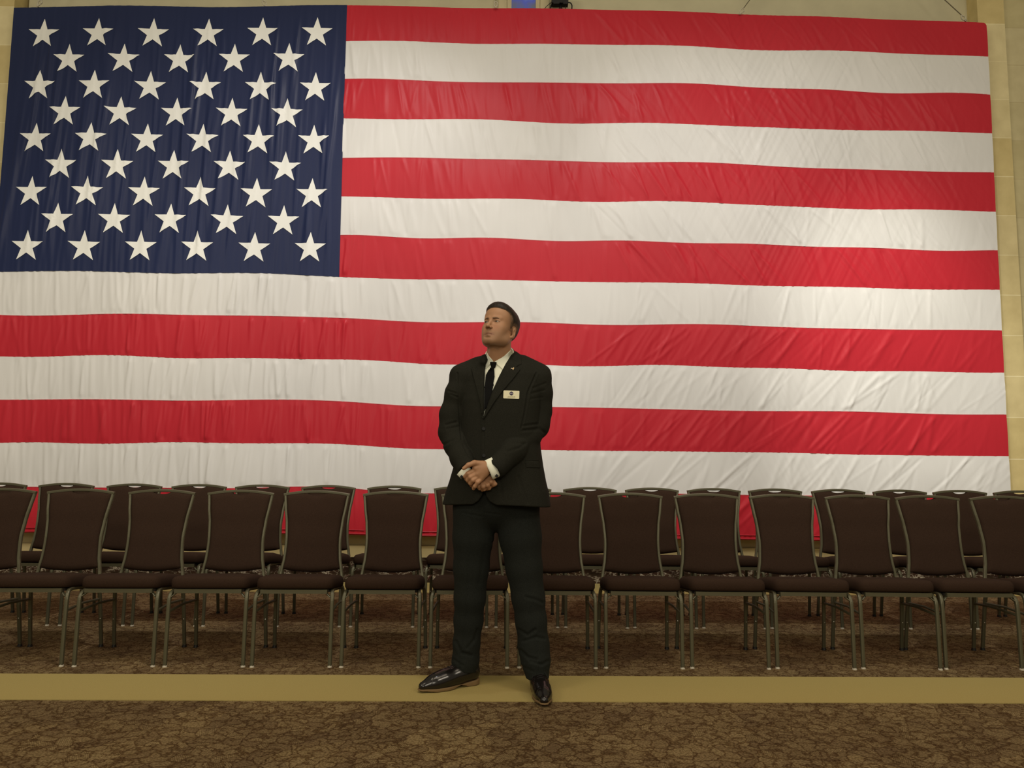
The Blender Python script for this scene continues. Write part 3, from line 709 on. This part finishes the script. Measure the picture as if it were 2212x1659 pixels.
# --- trousers
def legs(P):
    R = [(W(1024, 1100, 3.84), .105), (W(1022, 1160, 3.85), .098), (W(1018, 1225, 3.87), .086), (W(1015, 1290, 3.88), .076), (W(1012, 1340, 3.90), .070), (W(1008, 1390, 3.91), .064), (W(1006, 1425, 3.915), .064), (W(1002, 1448, 3.915), .062)]
    L = [(W(1118, 1100, 3.84), .108), (W(1124, 1160, 3.83), .102), (W(1132, 1225, 3.83), .088), (W(1141, 1290, 3.83), .079), (W(1147, 1340, 3.83), .074), (W(1153, 1395, 3.83), .073), (W(1157, 1425, 3.82), .068), (W(1162, 1470, 3.80), .053)]
    r = chain(P, R, .02); l = chain(P, L, .02)
    r = smax(r, -(P@A3(.16, 0, 1)-(W(1005, 1449, 3.9)@A3(.16, 0, 1))), .004)
    l = smax(l, -(P[:, 2]-W(1162, 1471, 3.76)[2]), .004)
    hips = ell(P, (-.008, 3.84, .93), (.205, .135, .17)); hips = smax(hips, P[:, 2]-1.02, .01)
    d = smin(smin(r, l, .018), hips, .03)
    q = P-W(1070, 1180, 3.7)
    return d
Vt, Ft = surf(legs, (-.34, 3.60, -.02), (.34, 4.10, 1.05), .0048)
Vt = crease(Vt, Ft, [
 ([(1021, 1100), (1012, 1200), (1008, 1300), (1000, 1400), (994, 1440)], 1.2, -.0035), ([(1122, 1120), (1140, 1250), (1152, 1350), (1158, 1400), (1163, 1465)], 1.2, -.0035),
 ([(1046, 1098), (1047, 1112), (1063, 1150)], 1.2, .005), ([(1049, 1108), (1080, 1112)], 2, .002), ([(1000, 1108), (1040, 1116)], 2, .002),
 ([(1136, 1290), (1160, 1296), (1172, 1302)], 3, .006), ([(1120, 1360), (1140, 1372), (1156, 1360)], 3, .007), ([(1130, 1385), (1158, 1376), (1176, 1380)], 3, .006), ([(1124, 1405), (1140, 1420), (1160, 1425)], 3.2, .008), ([(1146, 1428), (1170, 1436), (1184, 1428)], 3, .007), ([(1128, 1440), (1150, 1450)], 3, .004),
 ([(984, 1385), (996, 1410), (1018, 1416)], 3.2, .007), ([(1010, 1400), (1026, 1380), (1032, 1360)], 3, .006), ([(980, 1425), (1000, 1438)], 3, .005), ([(1048, 1180), (1036, 1260)], 4, .002), ([(1060, 1165), (1075, 1190)], 3, .003)])

# --- hands
def finger(P, pts, k=.004): return chain(P, pts, k)
def f_(a, r): return (a, r)
def handL(P):   # upper hand: comes from the cuff on the right, back of the hand to the viewer
    Y = 3.605
    d = rc(P, WL+A3(.03, .03, .02), W(1047, 1011, Y+.010), .022, .022)
    d = smin(d, rc(P, W(1045, 1005, Y+.006), W(1028, 1011, Y), .021, .017), .012)
    d = smin(d, rc(P, W(1047, 1014, Y+.006), W(1031, 1024, Y), .020, .016), .012)
    d = smin(d, rc(P, W(1049, 1020, Y+.008), W(1040, 1031, Y+.002), .018, .015), .012)
    d = smin(d, ell(P, W(1041, 1015, Y+.004), (.036, .019, .036)), .012)
    for pts in [[(1024, 1017, .002, .0118), (1012, 1023, -.008, .0105), (1005, 1029, .006, .0095), (1007, 1035, .026, .009)],
                [(1027, 1024.5, 0, .0118), (1016, 1031, -.012, .0105), (1010.5, 1037, .002, .0098), (1012, 1041, .026, .009)],
                [(1032, 1030.5, .002, .0115), (1021.5, 1037.5, -.012, .0105), (1016.5, 1044, .003, .0098), (1019, 1049, .026, .009)],
                [(1040, 1034.5, .004, .0115), (1032, 1042, -.010, .0098), (1025.5, 1050.5, -.004, .0092), (1023, 1055, .010, .0085)]]:
        d = smin(d, chain(P, [(W(a, b, Y+c), r) for a, b, c, r in pts], .004), .0055)
    th = [(1040, 1002, .0, .015), (1025, 1000, -.010, .0128), (1012, 1004.5, -.018, .0108), (1001.5, 1012, -.020, .0084)]
    d = smin(d, chain(P, [(W(a, b, Y+c), r) for a, b, c, r in th], .006), .005)
    # knuckle valleys
    return d
def handR(P):   # lower hand, seen below: fingers wrap round under the other palm
    Y = 3.645
    d = rc(P, WR+A3(.0, .01, .0), W(1012, 1027, Y), .018, .024)
    d = smin(d, ell(P, W(1026, 1032, Y+.006), (.050, .018, .034), rotm('Y', 25)), .015)
    for pts in [[(1050, 1036, -.004, .012), (1061, 1041, -.018, .0105), (1066, 1047, -.006, .0095), (1062, 1050, .012, .009)],
                [(1044, 1041, -.006, .012), (1053, 1048, -.018, .011), (1056.5, 1054, -.004, .0098), (1052, 1056, .014, .009)],
                [(1036, 1043, -.006, .0118), (1043.5, 1051, -.018, .0105), (1046, 1056.5, -.004, .0095), (1042, 1058, .012, .009)],
                [(1028, 1044, -.004, .011), (1033, 1050.5, -.012, .0095), (1036, 1055.5, -.004, .0085)]]:
        d = smin(d, chain(P, [(W(a, b, Y+c), r) for a, b, c, r in pts], .004), .0055)
    th = [(1040, 1024, .0, .015), (1056, 1032, .0, .0125), (1064, 1039, -.004, .0105), (1070.5, 1045.5, -.010, .0085)]
    return smin(d, chain(P, [(W(a, b, Y+c), r) for a, b, c, r in th], .006), .008)
def hands(P): return np.minimum(handL(P), handR(P))
Vd, Fd = surf(hands, (-.24, 3.54, .92), (.06, 3.74, 1.14), .0021)
# plain inner body that carries the clothes
def inner(P):
    d = smin(torso(P, .03), yoke(P, .025), .04); d = smax(d, 1.04-P[:, 2], .01)
    d = smin(d, chain(P, [(c, r-.024) for c, r in SL_R[:-1]], .02), .01); d = smin(d, chain(P, [(c, r-.022) for c, r in SL_L[:-1]], .02), .01)
    lg = smin(chain(P, [(W(1024, 1100, 3.84), .085), (W(1018, 1225, 3.87), .066), (W(1013, 1330, 3.895), .052), (W(1008, 1400, 3.91), .042), (W(1008, 1452, 3.92), .036)], .02),
              chain(P, [(W(1118, 1100, 3.84), .088), (W(1132, 1225, 3.83), .068), (W(1146, 1330, 3.83), .053), (W(1156, 1400, 3.82), .042), (W(1163, 1466, 3.81), .034)], .02), .02)
    return smin(smin(d, lg, .02), ell(P, (-.008, 3.88, .90), (.17, .085, .13)), .02)
Vi, Fi = surf(inner, (-.36, 3.52, .02), (.34, 4.04, 1.66), .009)
# body mesh with skin colouring; mouth groove and nostril shade painted in
Vb = np.concatenate([Vi, Vh, Vd]); Fb = np.concatenate([Fi, Fh+len(Vi), Fd+len(Vi)+len(Vh)])
skin = NT('skin', .5, .35); ca = skin.n('ShaderNodeVertexColor', layer_name='skin_colour'); sn = skin.n('ShaderNodeTexNoise', Scale=300., Detail=2.); skin.l(skin.coord(), sn.inputs['Vector'])
skin.col(ca.outputs[0]); skin.bump(sn.outputs[0], .15, .0006); skin.b.inputs['Subsurface Weight'].default_value = .08; skin.b.inputs['Subsurface Radius'].default_value = (.012, .005, .003)
person = from_np('person', Vb, Fb, skin.m)
hq = tohead(Vb); qx = np.abs(hq[:, 0]); base = np.tile(np.array([.40, .215, .115]), (len(Vb), 1))
def paint(mask, c):
    global base
    m = np.clip(mask, 0, 1)[:, None]; base = base*(1-m)+np.array(c)*m
ishead = (hq[:, 2] > -.13) & (hq[:, 2] < .13) & (hq[:, 1] < .1)
paint(.9*np.exp(-(((hq[:, 0])/.031)**4+((hq[:, 2]+.0728)/.0085)**4))*(hq[:, 1] < -.074)*ishead, [.27, .085, .060])   # lips
paint(.85*np.exp(-((hq[:, 2]+.0722+.1*qx)/.0016)**2)*(qx < .032)*(hq[:, 1] < -.07)*ishead, [.10, .035, .025])  # painted shade in the groove between the lips
paint(.9*np.exp(-((qx-.0065)/.004)**2-((hq[:, 2]+.047)/.0035)**2)*(hq[:, 1] < -.085)*ishead, [.10, .04, .025])  # painted shade deepening the nostril holes
paint(.35*np.exp(-((qx-.035)/.02)**2-((hq[:, 2]+.035)/.02)**2)*(hq[:, 1] < -.03)*ishead, [.42, .17, .10])
paint(.55*np.clip((qx*0+1)*(1/(1+np.exp((hq[:, 2]+.055-.25*(hq[:, 1]+.09))/.008))), 0, 1)*(hq[:, 2] > -.125)*(hq[:, 1] < .0)*ishead, [.26, .150, .085])  # shaved beard area
paint(.75*np.exp(-((np.hypot((qx-.0315)/.0138, (hq[:, 2]+.0018)/.0046)-1)/.28)**2)*(hq[:, 1] < -.072)*ishead*(hq[:, 2] > -.004), [.05, .028, .018])
# short hair fading at the sides
hairedge = 1/(1+np.exp(-((hq[:, 1]+.014-.9*np.clip(hq[:, 2]-.02, -.08, .045)*-1*0-.25*np.clip(-hq[:, 2], 0, .05)+.5*np.clip(hq[:, 2], 0, .06))/.006)))*(1/(1+np.exp(-(hq[:, 2]+.045)/.006)))*(hq[:, 2] < .10)*(qx < .074+.01*(hq[:, 2] > .01))
ql = hq.copy(); ql[:, 0] = qx
ear_d = ell(ql, (.0800, .027, -.028), (.010, .0185, .0320), rotm('Z', 18)@rotm('X', -8))
paint(.55*(hq[:, 2] > -.022)*hairedge*ishead*(1/(1+np.exp(-(ear_d-.0015)/.0008))), [.055, .037, .023])
col_ = person.data.color_attributes.new('skin_colour', 'FLOAT_COLOR', 'POINT')
me = person.data
if len(me.vertices) == len(Vb): col_.data.foreach_set('color', np.c_[base, np.ones(len(base))].astype(np.float32).ravel())
tag(person, 'man in dark suit and black tie, hands clasped, looking up to his right', 'person')
# --- hair
HAIRLINE = [(-.105, .150), (-.098, .082), (-.074, .072), (-.052, .068), (-.036, .060), (-.024, .050), (-.019, .034), (-.015, .014), (-.010, -.008), (-.002, -.022), (.006, -.018), (.010, .006), (.024, .013), (.038, .012), (.048, .000), (.053, -.030), (.060, -.066), (.085, -.078), (.13, -.05), (.13, .150)]
def hair(p):
    # hairline, side view (y, z)
    hl = poly_sd(p[:, 1], p[:, 2], HAIRLINE)
    t_ = np.clip((p[:, 2]-.005)/.07, 0, 1); t_ = t_*t_*(3-2*t_)
    th = .002+.007*t_+.011*t_*np.exp(-((p[:, 1]+.045)/.045)**2-((p[:, 0]+.008)/.055)**2)
    th = th*(1-np.exp(-np.clip(-hl, 0, 1)/.012))+.0008
    d = cranium(p)-th
    d = smax(d, hl, .004)
    d = smax(d, -(cranium(p, -.004)), .002)
    a = np.arctan2(p[:, 0], p[:, 1]+.05)
    d = d+.0003*np.sin(p[:, 0]*420+p[:, 1]*40)*np.clip((p[:, 2]-.05)*30, 0, 1)
    return d
Vr, Fr = surf(hair, (-.10, -.12, -.10), (.10, .14, .15), .0024)
hm = NT('dark_brown_hair', .5, .25); co = hm.coord((260, 60, 60)); hn = hm.n('ShaderNodeTexNoise', Scale=1., Detail=3.); hm.l(co, hn.inputs['Vector'])
hv = hm.n('ShaderNodeVertexColor', layer_name='hair_colour'); hm.col(hm.mix(hv.outputs[0], hm.ramp(hn.outputs[0], [(.3, (.6, .6, .6, 1)), (.75, (1.5, 1.5, 1.5, 1))]), 1., 'MULTIPLY')); hm.bump(hn.outputs[0], .6, .002)
hin = np.clip(-poly_sd(Vr[:, 1], Vr[:, 2], HAIRLINE), 0, 1); side = 1/(1+np.exp((Vr[:, 2]-.052)/.008))
tt = np.clip(hin/(.004+.020*side), 0, 1)[:, None]; tt = tt*tt*(3-2*tt)
hc = np.array([.14, .085, .05])*(1-tt)+np.array([.016, .0105, .0065])*tt
Vr = HC+(Vr*HS)@HR.T
ho = from_np('hair', Vr, Fr, hm.m, person)
ha = ho.data.color_attributes.new('hair_colour', 'FLOAT_COLOR', 'POINT')
if len(ho.data.vertices) == len(Vr): ha.data.foreach_set('color', np.c_[hc, np.ones(len(hc))].astype(np.float32).ravel())
# --- eyes and brows
eyem = NT('eye', .15, .5); eco = eyem.n('ShaderNodeTexCoord'); 
em = bpy.data.materials
eyewhite = plain('eye_white', (.30, .25, .21, 1), .2, .5); iris = plain('brown_iris', (.03, .018, .01, 1), .15, .6); brow_m = plain('eyebrow_hair', (.13, .075, .042, 1), .8)
for s in (-1, 1):
    bm = bmesh.new(); bmesh.ops.create_uvsphere(bm, u_segments=48, v_segments=36, radius=.0124*HS)
    e = bm_obj('eye', bm, eyewhite, person, smooth=True); e.location = fromhead((s*.0315, -.0705, -.0012))
    e.data.materials.append(iris); g = Vector(HR@A3(-.22, -1, .12)).normalized()
    for p in e.data.polygons:
        if p.center.normalized().dot(g) > .82: p.material_index = 1
    # brow follows the brow ridge
    bt = BVHTree.FromPolygons([tuple(v) for v in Vh], [tuple(f) for f in Fh])
    pts = []
    for t in np.linspace(0, 1, 9):
        q = A3(s*(.013+.034*t), -.12, .0130+.0042*math.sin(t*PI*.75)-.002*t)
        o = fromhead(q); dr = HR@A3(-s*.12*t, 1, 0); hit = bt.ray_cast(Vector(o), Vector(dr))
        pts.append(hit[0]+Vector(HR@A3(0, -.0008, 0)) if hit[0] else Vector(o))
    bm = bmesh.new(); rings = []
    n_ = len(pts)
    upv = Vector(HR@A3(0, 0, 1)); fw = Vector(HR@A3(0, -1, 0))
    for i, p in enumerate(pts):
        hgt = .0038*(1-.65*(i/(n_-1))**2)*(1 if 0 < i else .7)
        rings.append([bm.verts.new(p+upv*hgt*math.cos(a)+fw*.0016*math.sin(a)) for a in np.linspace(0, 2*PI, 8, endpoint=False)])
    for r0, r1 in zip(rings, rings[1:]):
        for j in range(8): bm.faces.new([r0[j], r0[(j+1) % 8], r1[(j+1) % 8], r1[j]])
    bm.faces.new(rings[0]); bm.faces.new(rings[-1]); bm_obj('eyebrow', bm, brow_m, person, smooth=True)
# --- clothes
jk = from_np('jacket', Vj, Fj, M['suit'], person)
sh = from_np('shirt', Vs, Fs, M['shirt'], person)
tr = from_np('trousers', Vt, Ft, M['trouser'], person)
bj = BVHTree.FromPolygons([tuple(v) for v in np.concatenate([Vj, Vs])], [tuple(f) for f in np.concatenate([Fj, Fs+len(Vj)])])
bs = BVHTree.FromPolygons([tuple(v) for v in np.concatenate([Vs, Vh])], [tuple(f) for f in np.concatenate([Fs, Fh+len(Vs)])])
def drape(name, poly, bvh, mat, parent, off=.004, thick=.004, cell=2.2, clip=.16, it=4):
    """a piece of cloth laid on the surface below it"""
    P = np.array(poly, float); x0, y0 = P.min(0); x1, y1 = P.max(0)
    bm = bmesh.new(); vs = [bm.verts.new((a, b, 0)) for a, b in P]; f = bm.faces.new(vs)
    xs = np.arange(x0+cell/2, x1, cell); ys = np.arange(y0+cell/2, y1, cell)
    bmesh.ops.subdivide_edges(bm, edges=bm.edges, cuts=0) if False else None
    for X in xs: bmesh.ops.bisect_plane(bm, geom=bm.verts[:]+bm.edges[:]+bm.faces[:], plane_co=(X, 0, 0), plane_no=(1, 0, 0))
    for Y_ in ys: bmesh.ops.bisect_plane(bm, geom=bm.verts[:]+bm.edges[:]+bm.faces[:], plane_co=(0, Y_, 0), plane_no=(0, 1, 0))
    bm.verts.ensure_lookup_table(); o = Vector((0, 0, CH)); ts = []
    for v in bm.verts:
        d = Vector(CF+(v.co.x-IW/2)/FPX*CR-(v.co.y-IH/2)/FPX*CU); h = bvh.ray_cast(o, d.normalized()); ts.append((d, h[3] if h[0] else None))
    good = [t for _, t in ts if t]; med = sorted(good)[len(good)//2] if good else 3.7
    tv = np.array([t if t and abs(t-med) < clip else med for _, t in ts])
    nb = [[e.other_vert(v).index for e in v.link_edges] for v in bm.verts]
    for _ in range(it):
        sm = np.array([tv[n].mean() for n in nb]); tv = np.minimum(tv, .5*tv+.5*sm) if _ % 2 else .5*tv+.5*sm
    for v, (d, _), t in zip(bm.verts, ts, tv):
        v.co = o+d.normalized()*(t-off)
    bmesh.ops.recalc_face_normals(bm, faces=bm.faces)
    if sum(f.normal.y*f.calc_area() for f in bm.faces) > 0: bmesh.ops.reverse_faces(bm, faces=bm.faces)
    ob = None
    me = bpy.data.meshes.new(name); bm.to_mesh(me); bm.free(); ob = link(name, me, mat, parent, True)
    so = ob.modifiers.new('thickness', 'SOLIDIFY'); so.thickness = thick; so.offset = -1
    return ob
lap_l = [(1050.5, 765), (1045, 768), (1040, 775), (1031.5, 790), (1029.5, 793.5), (1028.5, 796.5), (1018.5, 795.5), (1022, 812), (1030, 842), (1038.5, 878), (1044, 904), (1045.6, 892), (1045.2, 870), (1046.3, 833), (1047.6, 800)]
lap_r = [(1108.8, 759), (1112, 759.5), (1120, 765), (1125.5, 772), (1127, 785.5), (1119, 789), (1114.5, 792), (1124, 797.5), (1108, 818), (1086.6, 843), (1068, 868), (1044, 906), (1047, 890), (1051, 880), (1063, 846), (1077, 815), (1092, 786)]
drape('lapel', lap_l, bj, M['suit'], jk, off=.007, thick=.005); drape('lapel', lap_r, bj, M['suit'], jk, off=.007, thick=.005)
# shirt collar leaves
drape('collar', [(1052, 762), (1056, 770), (1066, 781.5), (1061, 784), (1055, 789), (1050, 796), (1048.5, 785), (1049.2, 770)], bs, M['shirt'], sh, off=.007, thick=.003, cell=1.6, clip=.07)
drape('collar', [(1106.5, 752.5), (1102, 758), (1090, 769), (1068.5, 781), (1074, 787), (1085.5, 797.5), (1096, 782), (1109.5, 760)], bs, M['shirt'], sh, off=.007, thick=.003, cell=1.6, clip=.07)
# tie
tie = drape('necktie', [(1061, 795), (1067.5, 795), (1068, 811), (1065.5, 828), (1062, 850), (1057, 868), (1052, 878), (1045.8, 888), (1045.8, 868), (1046.8, 835), (1049.5, 810), (1055, 800)], bs, M['tie'], person, off=.010, thick=.006, cell=2, clip=.045, it=14)
kn = W(1065.5, 789, 3.70); hitk = bs.ray_cast(Vector((0, 0, CH)), (Vector(kn)-Vector((0, 0, CH))).normalized())
kc = np.array(hitk[0])+A3(0, -.006, 0) if hitk[0] else kn
def knot(P):
    q = P-kc; wd = np.interp(q[:, 2], [-.017, .016], [.0095, .018])
    d = (np.abs(q[:, 0]/wd)**2.5+np.abs(q[:, 1]/.011)**2.5)**.4-1; d = d*.0095
    return smax(d, np.abs(q[:, 2])-.016, .004)
Vk, Fk = surf(knot, kc-.03, kc+.03, .0022); from_np('knot', Vk, Fk, M['tie'], tie)
# buttons, badge, pin, pocket flap
def onj(px, py, off=.003):
    o = Vector((0, 0, CH)); d = Vector(CF+(px-IW/2)/FPX*CR-(py-IH/2)/FPX*CU).normalized(); h = bj.ray_cast(o, d); return h[0]+h[1]*off, h[1]
for px, py in ((1045.3, 926.6), (1045.3, 984.5)):
    p, n = onj(px, py); bm = bmesh.new(); bmesh.ops.create_cone(bm, cap_ends=True, segments=20, radius1=.010, radius2=.0085, depth=.004)
    b = bm_obj('button', bm, M['button'], jk, bevel=.0008); b.location = p; b.rotation_euler = Vector((0, -1, .05)).to_track_quat('Z', 'Y').to_euler()
drape('pocket_flap', [(1136, 995), (1164, 996.5), (1167, 1011), (1137, 1009)], bj, M['suit'], jk, off=.003, thick=.0025, cell=3)
p, n = onj(1104.6, 852.6, 0); n = Vector((n.x*.6, n.y, 0)).normalized(); p = p+n*.004
nb = empty('name_badge', p); nb.rotation_euler = (-n).to_track_quat('Y', 'Z').to_euler(); nb.parent = jk
nb.rotation_euler.y += math.radians(1.6)
badge_m = plain('cream_badge_plastic', (.80, .76, .52, 1), .35, .4); logo_m = plain('dark_blue_logo', (.035, .022, .065, 1), .5); logo2 = plain('pale_logo_mark', (.42, .38, .42, 1), .5); ink = plain('grey_badge_ink', (.42, .39, .22, 1), .6)
bm = bmesh.new(); pr = rrect(.0765, .0385, .004, 4); v0 = [bm.verts.new((a, -.0012, b)) for a, b in pr]; v1 = [bm.verts.new((a, .0022, b)) for a, b in pr]
bm.faces.new(v0); bm.faces.new(v1[::-1])
for i in range(len(pr)): bm.faces.new([v0[i], v1[i], v1[(i+1) % len(pr)], v0[(i+1) % len(pr)]])
bm_obj('badge_plate', bm, badge_m, nb)
bm = bmesh.new(); bmesh.ops.create_cone(bm, cap_ends=True, segments=28, radius1=.0092, radius2=.0092, depth=.0008, matrix=Matrix.Translation((0, -.0018, .0055))@Matrix.Rotation(PI/2, 4, 'X')); bm_obj('badge_logo', bm, logo_m, nb)
bm = bmesh.new()
for x0, x1, z0, z1 in ((-.0062, -.0022, .0035, .0078), (-.0012, .0018, .0042, .0084), (.0026, .0062, .0035, .0074), (-.006, .006, .0048, .0062)): add_box(bm, x0, x1, -.0028, -.0022, z0, z1)
bm_obj('badge_mark', bm, logo2, nb)
bm = bmesh.new(); rr_ = random.Random(3); x = -.017
while x < .017:
    w_ = rr_.choice([.0016, .0022, .0028]); add_box(bm, x, x+w_, -.0020, -.0012, -.0105, -.0105+rr_.choice([.0022, .0032])) if abs(x+.0065) > .0015 else None; x += w_+.0007
x = -.018
while x < .018:
    w_ = rr_.choice([.0014, .002]); add_box(bm, x, x+w_, -.0020, -.0012, -.0150, -.0136); x += w_+.0006
bm_obj('badge_lettering', bm, ink, nb)
p, n = onj(1107, 799, .010)
pn = empty('lapel_pin', p); pn.parent = jk; pn.rotation_euler = (0, 0, math.radians(-8))
gold = plain('gold_enamel_pin', (.55, .38, .20, 1), .35, .5, metal=.3); silver = plain('pale_enamel', (.55, .48, .40, 1), .4)
def plate(name, pts, mat, y0=-.002, y1=.001):
    bm = bmesh.new(); a = [bm.verts.new((x, y0, z)) for x, z in pts]; b = [bm.verts.new((x, y1, z)) for x, z in pts]; bm.faces.new(a); bm.faces.new(b[::-1])
    for i in range(len(pts)): bm.faces.new([a[i], b[i], b[(i+1) % len(pts)], a[(i+1) % len(pts)]])
    return bm_obj(name, bm, mat, pn)
plate('pin_flag', [(-.002, .001), (.003, .003), (.0065, .0075), (.008, .001), (.0035, -.0075), (-.001, -.001)], gold)
plate('pin_wing', [(-.0085, -.002), (-.004, .004), (-.001, .003), (-.002, -.0005)], silver)
# --- cuffs and cufflinks
def cuff(c, dirv, r, ln, name, r2):
    d = Vector(dirv).normalized(); bm = bmesh.new(); s = Vector((0, 1, 0))
    o = Vector(c); sweep(bm, [o-d*.02, o+d*ln*.5, o+d*ln], circ(r, 28, r2), side=(0, 1, 0), cap=False)
    ob = bm_obj(name, bm, M['shirt'], sh, smooth=True); so = ob.modifiers.new('thickness', 'SOLIDIFY'); so.thickness = .003; so.offset = 0
    return ob
dl = WL-SL_L[-1][0]; dr = WR-SL_R[-1][0]
cL = cuff(W(1063, 1012, 3.620), (-.88, -.05, -.42), .030, .018, 'cuff', .047); cR = cuff(W(1004, 1021, 3.657), (.72, -.05, -.68), .025, .009, 'cuff', .031)
for (px, py, Y), par in (((1073, 1028, 3.598), cL), ((997, 1030, 3.634), cR)):
    bm = bmesh.new(); bmesh.ops.create_cube(bm, size=1, matrix=Matrix.Translation(W(px, py, Y))@Matrix.Rotation(.7, 4, 'Y')@Matrix.Diagonal((.013, .009, .013, 1))); bm_obj('cufflink', bm, M['button'], par, bevel=.002)
# --- shoes
def shoe(toe, heel, name):
    toe = np.array(toe); heel = np.array(heel); ang = math.atan2((toe-heel)[0], -(toe-heel)[1])   # local -y points to the toe
    L = np.linalg.norm((toe-heel)[:2]); k = L/.30
    def up(p):
        q = p/k
        d = chain(q, [((0, -.015-.025, .050), .034), ((0, -.055, .055), .036), ((0, -.11, .048), .037), ((.003, -.17, .037), .0365), ((.004, -.215, .029), .032), ((.002, -.266, .022), .020)], .03)
        d = smin(d, rc(q, (0, -.045, .07), (0, -.05, .100), .031, .033), .02)
        d = smax(d, .014-q[:, 2], .003)
        d = smax(d, q[:, 2]-.108, .003)
        d = smax(d, -rc(q, (0, -.05, .09), (0, -.05, .14), .029, .031), .002)
        # throat line and toe cap seams
        d = d+.0012*np.exp(-((q[:, 1]+.222+.8*q[:, 0]**2/.04)/.0018)**2)*(q[:, 2] > .02)
        d = d+.0015*np.exp(-((np.abs(q[:, 0])-.012-(.0+(q[:, 1]+.16)*.12))/.0016)**2)*(q[:, 1] < -.09)*(q[:, 1] > -.165)*(q[:, 2] > .06)
        return d*k
    V, F = surf(up, (-.07, -.35, 0), (.07, .05, .12), .003)
    s = from_np(name, V, F, M['leather'], person); s.location = (heel[0], heel[1], .0042); s.rotation_euler.z = ang
    def so(p):
        q = p/k; q2 = q.copy(); q2[:, 2] = 0
        d = chain(q2, [((0, -.040, 0), .0355), ((0, -.09, 0), .030), ((.003, -.17, 0), .0395), ((.004, -.215, 0), .0350), ((.002, -.268, 0), .0215)], .02)
        top = .0145+.011*np.clip((q[:, 1]+.10)/.09, 0, 1)
        bot = np.where(q[:, 1] > -.078, .0006, .0022+.010*np.clip(1-np.abs(q[:, 1]+.105)/.035, 0, 1)+.006*np.clip((-.225-q[:, 1])/.06, 0, 1))
        return smax(smax(d, q[:, 2]-top, .002), bot-q[:, 2], .001)*k
    V, F = surf(so, (-.07, -.35, -.006), (.07, .05, .04), .003); from_np('sole', V, F, M['sole'], s)
    Vs_, Fs_ = surf(up, (-.06, -.2, .03), (.06, -.08, .12), .004); bt = BVHTree.FromPolygons([tuple(v) for v in Vs_], [tuple(f) for f in Fs_])
    bm = bmesh.new()
    for y in (-.100, -.116, -.132, -.148):
        pts = []
        for x in np.linspace(-.016, .016, 7):
            h = bt.ray_cast(Vector((x, y*k, .2)), Vector((0, 0, -1)))
            if h[0]: pts.append(h[0]+Vector((0, 0, .0012)))
        if len(pts) > 3: sweep(bm, pts, circ(.0016, 6), side=(0, 1, 0))
    for sx in (-1, 1):
        h = bt.ray_cast(Vector((0, -.102*k, .2)), Vector((0, 0, -1)))
        if h[0]: sweep(bm, smoothpath([h[0]+Vector((0, 0, .002)), h[0]+Vector((sx*.016, -.004, .010)), h[0]+Vector((sx*.030, -.010, -.004)), h[0]+Vector((sx*.038, -.016, -.022))], 4), circ(.0015, 6), side=(0, 1, 0))
    bm_obj('laces', bm, M['lace'], s)
    return s
shoe((-.385, 3.775, 0), (-.088, 3.955, 0), 'shoe'); shoe((.214, 3.562, 0), (.196, 3.872, 0), 'shoe')
